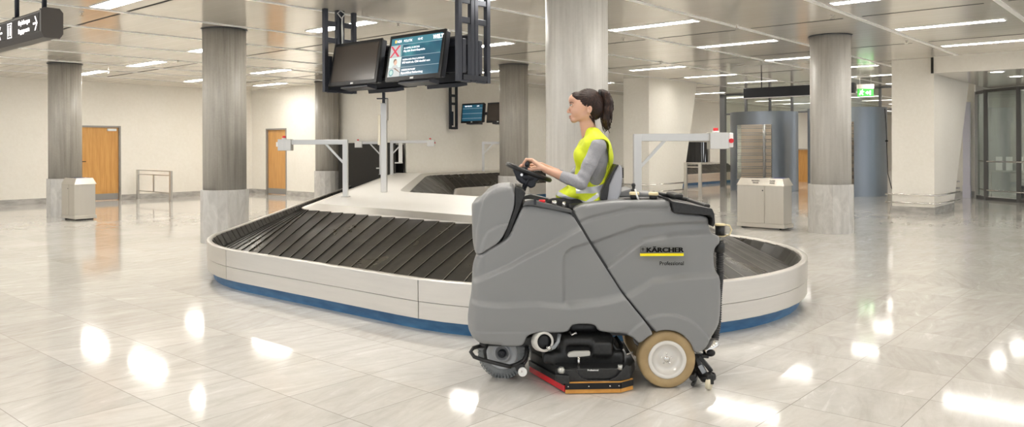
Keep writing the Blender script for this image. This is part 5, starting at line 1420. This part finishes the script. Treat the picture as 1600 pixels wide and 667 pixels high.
# neck, chest
s.cone(wp(917, 180), wp(923, 212), 0.042, 0.047, 0.03)
s.cone(wp(912, 196), wp(917, 216), 0.022, 0.028, 0.03)
s.cone(wp(926, 219, -0.09), wp(926, 219, 0.09), 0.032, 0.032, 0.04)
s.cone(wp(927, 235), wp(925, 300), 0.07, 0.07, 0.04, sy=1.2)
def arm(s, S_, E_, W_):
    s.cone(S_, E_, 0.034, 0.029, 0.02); s.cone(E_, mix3(E_, W_, 0.4), 0.030, 0.030, 0.02); s.cone(mix3(E_, W_, 0.4), W_, 0.0325, 0.0225, 0.02)
arm(s, S_n, E_n, W_n); arm(s, S_f, E_f, W_f)
def hand(s, W_, K, sg, tips, thumb):
    # W_ wrist, K centre of the knuckles; fingers side by side along the palm's width
    W_ = V3(W_); K = V3(K); ax = V3((0.30, 0.92, -0.22)) if sg < 0 else V3((0.25, 0.93, 0.2)); ax /= np.linalg.norm(ax)
    for o_ in (-0.024, -0.008, 0.008, 0.024): s.cone(W_+ax*o_*0.55, K+ax*o_, 0.017, 0.0135, 0.010)
    for i, (o_, (m1, m2, m3)) in enumerate(zip((-0.031, -0.0105, 0.0105, 0.030), tips)):
        a = K+ax*o_; pts = [a, a+V3(m1), a+V3(m1)+V3(m2), a+V3(m1)+V3(m2)+V3(m3)]
        rr = [0.0105, 0.0095, 0.0085, 0.0072] if i < 3 else [0.0092, 0.0082, 0.0074, 0.0064]
        for p_, q_, r1, r2 in zip(pts[:-1], pts[1:], rr[:-1], rr[1:]): s.cone(p_, q_, r1, r2, 0.0035)
        s.ell(a, (0.0118, 0.0118, 0.0118), 0.004)
    for p_, q_, r1, r2 in zip(thumb[:-1], thumb[1:], (0.0135, 0.0115, 0.0098), (0.0115, 0.0100, 0.0080)): s.cone(p_, q_, r1, r2, 0.006)
Kn = wp(832.5, 251.5, -0.062)
cur = [((-0.034, 0, 0.004), (-0.018, 0, -0.026), (0.012, 0, -0.021)), ((-0.038, 0, 0.003), (-0.018, 0, -0.029), (0.014, 0, -0.021)),
       ((-0.036, 0, 0.001), (-0.016, 0, -0.028), (0.014, 0, -0.019)), ((-0.029, 0, -0.002), (-0.011, 0, -0.023), (0.012, 0, -0.015))]
Tn = [mix3(W_n, Kn, 0.30)+V3((-0.004, -0.022, -0.010)), wp(838, 263.5, -0.105), wp(830, 265.5, -0.100), wp(824.5, 263.5, -0.090)]
hand(s, W_n, Kn, -1, cur, Tn)
Kf = wp(829, 256.0, 0.075)
cf = [((-0.030, 0, 0.002), (-0.024, 0, -0.010), (-0.012, 0, -0.012)), ((-0.034, 0, 0.002), (-0.026, 0, -0.009), (-0.014, 0, -0.012)),
      ((-0.032, 0, 0.001), (-0.025, 0, -0.010), (-0.012, 0, -0.012)), ((-0.026, 0, 0.0), (-0.019, 0, -0.010), (-0.010, 0, -0.010))]
Tf = [mix3(W_f, Kf, 0.3)+V3((0, -0.02, -0.006)), wp(836, 262, 0.03), wp(828, 263, 0.025), wp(822, 263, 0.025)]
hand(s, W_f, Kf, 1, cf, Tf)
body = s.mesh('person_body', M_skin, woman, 1)
# lips, eyes, brows
M_lip = mat('lips', (0.56, 0.22, 0.18), 0.4)
for nm, pz, rz_ in (('upper_lip', 181.4, 0.0036), ('lower_lip', 184.2, 0.0038)):
    l_ = SDF(np.array(wp(890.8, pz))-0.03, np.array(wp(890.8, pz))+0.03, 0.0016); l_.ell(wp(890.5, pz), (0.0080, 0.0180, rz_), 0.002); l_.mesh('lip', M_lip, woman, 1)
M_eye = mat('eye_white', (0.75, 0.72, 0.68), 0.2); M_iris = mat('iris', (0.03, 0.035, 0.03), 0.15)
for sg in (-1, 1):
    c = wp(893.2, 164.4, sg*0.0325); MB().ball(c, 0.0112, 16, 1, 1, 0.55).build('eye', M_eye, woman)
    c2 = (c[0]-0.0080, c[1]+sg*0.0035, c[2]); MB().ball(c2, 0.0052, 12, 0.9, 1, 0.85).build('iris', M_iris, woman)
    pts = [(c[0]-0.010, c[1]-sg*0.008, c[2]+0.0165), (c[0]-0.010, c[1]+sg*0.004, c[2]+0.0205), (c[0]+0.001, c[1]+sg*0.017, c[2]+0.0185), (c[0]+0.014, c[1]+sg*0.0235, c[2]+0.012)]
    MB().tube(pts, 0.002, 6, rs=[0.002, 0.0024, 0.0021, 0.0008]).build('eyebrow', M_hair, woman)
    pts = [(c[0]-0.0105, c[1]-sg*0.006, c[2]+0.0045), (c[0]-0.0095, c[1]+sg*0.004, c[2]+0.0068), (c[0]-0.002, c[1]+sg*0.012, c[2]+0.0045), (c[0]+0.004, c[1]+sg*0.0135, c[2]+0.001)]
    MB().tube(pts, 0.0012, 6).build('lash_line', M_iris, woman)
# hair cap
hs_ = SDF((0.40-MX0, -0.10, 1.60), (0.72-MX0, 0.10, 1.93), 0.003)
hs_.ell(wp(919.3, 160), (0.098, 0.0765, 0.093), 0.01); hs_.ell(wp(899, 153), (0.036, 0.054, 0.040), 0.02)
hs_.ell(wp(929, 170), (0.058, 0.062, 0.075), 0.02)
sl, (X, Y, Z) = hs_.all()
def half(p, q):      # keep the side to the upper right of the line p-q (picture of the profile)
    a = V3(wp(*p)); b_ = V3(wp(*q)); d = b_-a; n = V3((d[2], 0, -d[0])); n /= np.linalg.norm(n)     # normal
    e_ = (X-a[0])*n[0]+(Z-a[2])*n[2]; tst = V3(wp(930, 145))-a
    return -e_ if (tst[0]*n[0]+tst[2]*n[2]) > 0 else e_
hs_.op(sl, half((889.5, 146), (902, 163)).astype(np.float32), 0.008, 'i')
e1 = half((900, 161.5), (916, 168.5)); e2 = half((914, 162), (925, 192))
hs_.op(sl, np.maximum(e1, e2*0.9).astype(np.float32) if False else np.where(X < wp(914, 0)[0], e1, np.maximum(e1*0+-9, e2)).astype(np.float32), 0.008, 'i')
# strand grooves
ang = np.arctan2(Z-wp(934, 149)[2], X-wp(934, 149)[0])
hs_.D[sl] += (0.0008*np.sin(ang*46+Y*90)+0.0005*np.sin(ang*90-Y*170)).astype(np.float32)
hs_.mesh('hair', M_hair, woman, 1)
# hair tie and wavy ponytail
tb = MB()
cen = Vector(wp(936, 148)); 
pts = []
for i in range(24):
    a = 2*PI*i/24; rr = 0.024+0.004*math.sin(a*5)
    pts.append(tuple(cen+Vector((math.sin(0.35)*rr*math.cos(a)*0.4+0.002, rr*math.sin(a), rr*math.cos(a)))))
tb.tube(pts, 0.0105, 10, closed=True).build('hair_tie', M_black, woman)
ps = SDF((0.50-MX0, -0.09, 1.55), (0.78-MX0, 0.09, 1.93), 0.003)
random.seed(11)
core = [(936, 148), (941, 146), (946, 149), (949, 159), (948.5, 172), (946.5, 186), (948, 200)]
rs = [0.018, 0.026, 0.030, 0.034, 0.034, 0.027, 0.012]
for i in range(6): ps.cone(wp(*core[i]), wp(*core[i+1]), rs[i], rs[i+1], 0.012)
for j in range(34):
    a0 = random.uniform(0, 2*PI); rad = random.uniform(0.55, 1.02); ph = random.uniform(0, 6); wv = random.uniform(0.8, 1.3); ln_ = random.uniform(0.82, 1.12)
    prev = None
    for k in range(15):
        u = k/14*ln_; xx = np.interp(u, np.linspace(0, 1, 7), [c_[0] for c_ in core]); yy = np.interp(u, np.linspace(0, 1.0, 7), [c_[1] for c_ in core])+max(0, u-1)*70
        r_ = float(np.interp(u, np.linspace(0, 1, 7), [0.012, 0.022, 0.029, 0.036, 0.038, 0.034, 0.022]))*rad
        p_ = V3(wp(xx, yy))+V3((math.cos(a0)*r_+0.010*math.sin(u*12*wv+ph)*u, math.sin(a0)*r_+0.005*math.cos(u*9*wv+ph)*u, 0.0))
        if prev is not None: ps.cone(prev, p_, 0.0062*(1.05-0.6*u/1.12), 0.0062*(1.05-0.6*(u+0.07)/1.12), 0.0025)
        prev = p_
ps.mesh('ponytail', M_hair, woman, 0)
wisp = MB()
for (a, c_, dy) in (((921, 181), (927, 192), -0.045), ((923, 178), (932, 188), -0.04), ((926, 184), (929, 196), -0.03)):
    A_ = V3(wp(*a, dy)); B_ = V3(wp(*c_, dy)); wisp.tube([tuple(A_), tuple((A_+B_)/2+V3((0.004, -0.003, 0))), tuple(B_)], 0.003, 6, rs=[0.006, 0.005, 0.001])
wisp.build('hair_wisp', M_hair, woman)

# shirt: torso, sleeves to mid-forearm
def torso(s, e, k=0.03):
    s.cone(wp(929, 226, -0.12), wp(929, 226, 0.12), 0.052+e, 0.052+e, k)
    s.ell(wp(928, 243), (0.110+e, 0.155+e, 0.125+e), k)
    s.ell(wp(915, 245, -0.055), (0.058+e, 0.062+e, 0.058+e), k); s.ell(wp(915, 245, 0.055), (0.058+e, 0.062+e, 0.058+e), k)
    s.ell(wp(928, 265), (0.097+e, 0.138+e, 0.10+e), k)
    s.ell(wp(926, 285), (0.105+e, 0.135+e, 0.12+e), k)
    s.ell(wp(925, 312), (0.120+e, 0.165+e, 0.09+e), k)
sh = SDF((-0.27, -0.33, 1.05), (0.22, 0.33, 1.70), 0.004)
torso(sh, 0.0)
for sg in (-1, 1): sh.cone(wp(927, 214, sg*0.045), wp(934, 225, sg*0.13), 0.046, 0.05, 0.02)
def sleeve(s, S_, E_, W_, t):
    s.ell(S_, (0.050, 0.046, 0.052), 0.03)
    s.cone(S_, mix3(S_, E_, 0.5), 0.048, 0.0445, 0.02); s.cone(mix3(S_, E_, 0.5), E_, 0.0445, 0.042, 0.02)
    s.cone(E_, mix3(E_, W_, t), 0.042, 0.0375, 0.012)
sleeve(sh, S_n, E_n, W_n, 0.50); sleeve(sh, S_f, E_f, W_f, 0.46)
# square sleeve ends and neck opening
for (E_, W_, t) in ((E_n, W_n, 0.53), (E_f, W_f, 0.49)):
    d = V3(W_)-V3(E_); L = np.linalg.norm(d); d /= L; c0 = mix3(E_, W_, t); c1 = c0+d*0.06
    sl, (X, Y, Z) = sh.sub(np.minimum(c0, c1)-0.07, np.maximum(c0, c1)+0.07)
    al_ = (X-c0[0])*d[0]+(Y-c0[1])*d[1]+(Z-c0[2])*d[2]
    near_ = np.sqrt((X-c0[0])**2+(Y-c0[1])**2+(Z-c0[2])**2)-0.09
    sh.op(sl, np.maximum(-al_, near_).astype(np.float32), 0.003, 'd')
sh.cone(wp(919, 192), wp(911, 232), 0.058, 0.026, 0.008, 'd')
# soft folds at elbow and armpit
sl, (X, Y, Z) = sh.all()
sh.D[sl] += (0.0028*np.sin((X*0.75+Z)*95+Y*18)*np.exp(-((X-E_n[0]-0.01)**2+(Z-E_n[2]-0.03)**2)/0.006)+0.0022*np.sin((X-Z*0.7)*80+Y*11)*np.exp(-((X-S_n[0])**2+(Z-S_n[2]+0.12)**2)/0.01)).astype(np.float32)
sh.mesh('grey_shirt', M_shirt, woman, 1)
MB().tube([wp(916, 205, -0.03), wp(911, 217, -0.022), wp(907.5, 228, -0.012), wp(907, 237, -0.008)], 0.0045, 6).build('shirt_placket', mat('placket_blue_grey', (0.16, 0.19, 0.27), 0.7), woman)
# vest
ve = SDF((-0.27, -0.25, 1.04), (0.22, 0.25, 1.72), 0.0035)
torso(ve, 0.019)
for sg in (-1, 1): ve.cone(wp(927, 212, sg*0.05), wp(934, 224, sg*0.13), 0.058, 0.064, 0.02)
ve.cone(wp(936, 228, -0.125), wp(936, 228, 0.125), 0.068, 0.068, 0.03)
ve.ell(wp(899, 301), (0.115, 0.16, 0.060), 0.03, rot=0.25)
ve.ell(wp(880, 304), (0.05, 0.13, 0.030), 0.02, rot=0.3)
# neck opening, arm holes
ve.cone(wp(921, 188), wp(919, 203), 0.050, 0.050, 0.006, 'd'); ve.cone(wp(914, 202), wp(904, 246), 0.050, 0.012, 0.006, 'd')
for sg in (-1, 1):
    for (a, c_, r1, r2) in (((934, 231), (934, 258), 0.056, 0.060), ((934, 258), (928, 277), 0.060, 0.046)):
        A_ = V3(wp(*a)); B_ = V3(wp(*c_)); sl, (X, Y, Z) = ve.all()
        d = B_-A_; t = np.clip(((X-A_[0])*d[0]+(Z-A_[2])*d[2])/(d[0]**2+d[2]**2), 0, 1)
        q_ = np.sqrt((X-A_[0]-t*d[0])**2+(Z-A_[2]-t*d[2])**2)-(r1+(r2-r1)*t)
        ve.op(sl, np.maximum(q_, 0.092-sg*Y).astype(np.float32), 0.006, 'd')
hm = V3(wp(905, 317)); ve.plane(wp(905, 318), (0, 0, -1), 0.004)
sl, (X, Y, Z) = ve.all()
ve.D[sl] += (0.0030*np.sin(X*70+Z*22)*np.clip((1.40-Z)/0.25, 0, 1)+0.0022*np.sin((X+Z*0.8)*60+2)).astype(np.float32)
def vmat(c_):
    px = 800+(c_[:, 0]+MX0)/5.12*FOC; py = 230.1+(EYE-c_[:, 2])/5.12*FOC
    b1 = (np.abs(py-np.interp(px, [895, 925, 940, 960], [297, 297, 294, 284])) < 5.2) & (px > 899)
    b2 = np.abs(py-np.interp(px, [868, 876, 890, 914, 928, 938], [302, 305, 311.5, 318, 308, 301])) < 3.6
    b3 = np.zeros(len(px), bool)
    return (b1 | b2 | b3).astype(int)
ve.mesh('safety_vest', [M_vest, M_refl], woman, 1, vmat)
# trousers and shoes
tr_ = SDF((-0.42, -0.26, 0.55), (0.22, 0.26, 1.20), 0.007)
for sg in (-1, 1):
    hip = wp(928, 327, sg*0.09); kn = wp(866, 325, sg*0.11); an = wp(846, 425, sg*0.11)
    tr_.cone(hip, kn, 0.085, 0.062, 0.03); tr_.cone(kn, an, 0.060, 0.045, 0.02)
tr_.ell(wp(930, 325), (0.12, 0.17, 0.08), 0.03)
tr_.mesh('black_trousers', M_trou, woman, 1)
for sg in (-1, 1):
    f_ = SDF(V3(wp(832, 438, sg*0.11))-0.2, V3(wp(832, 438, sg*0.11))+0.2, 0.006)
    f_.cone(wp(848, 434, sg*0.11), wp(820, 440, sg*0.11), 0.042, 0.036, 0.02); f_.mesh('black_shoe', M_blk, woman, 1)
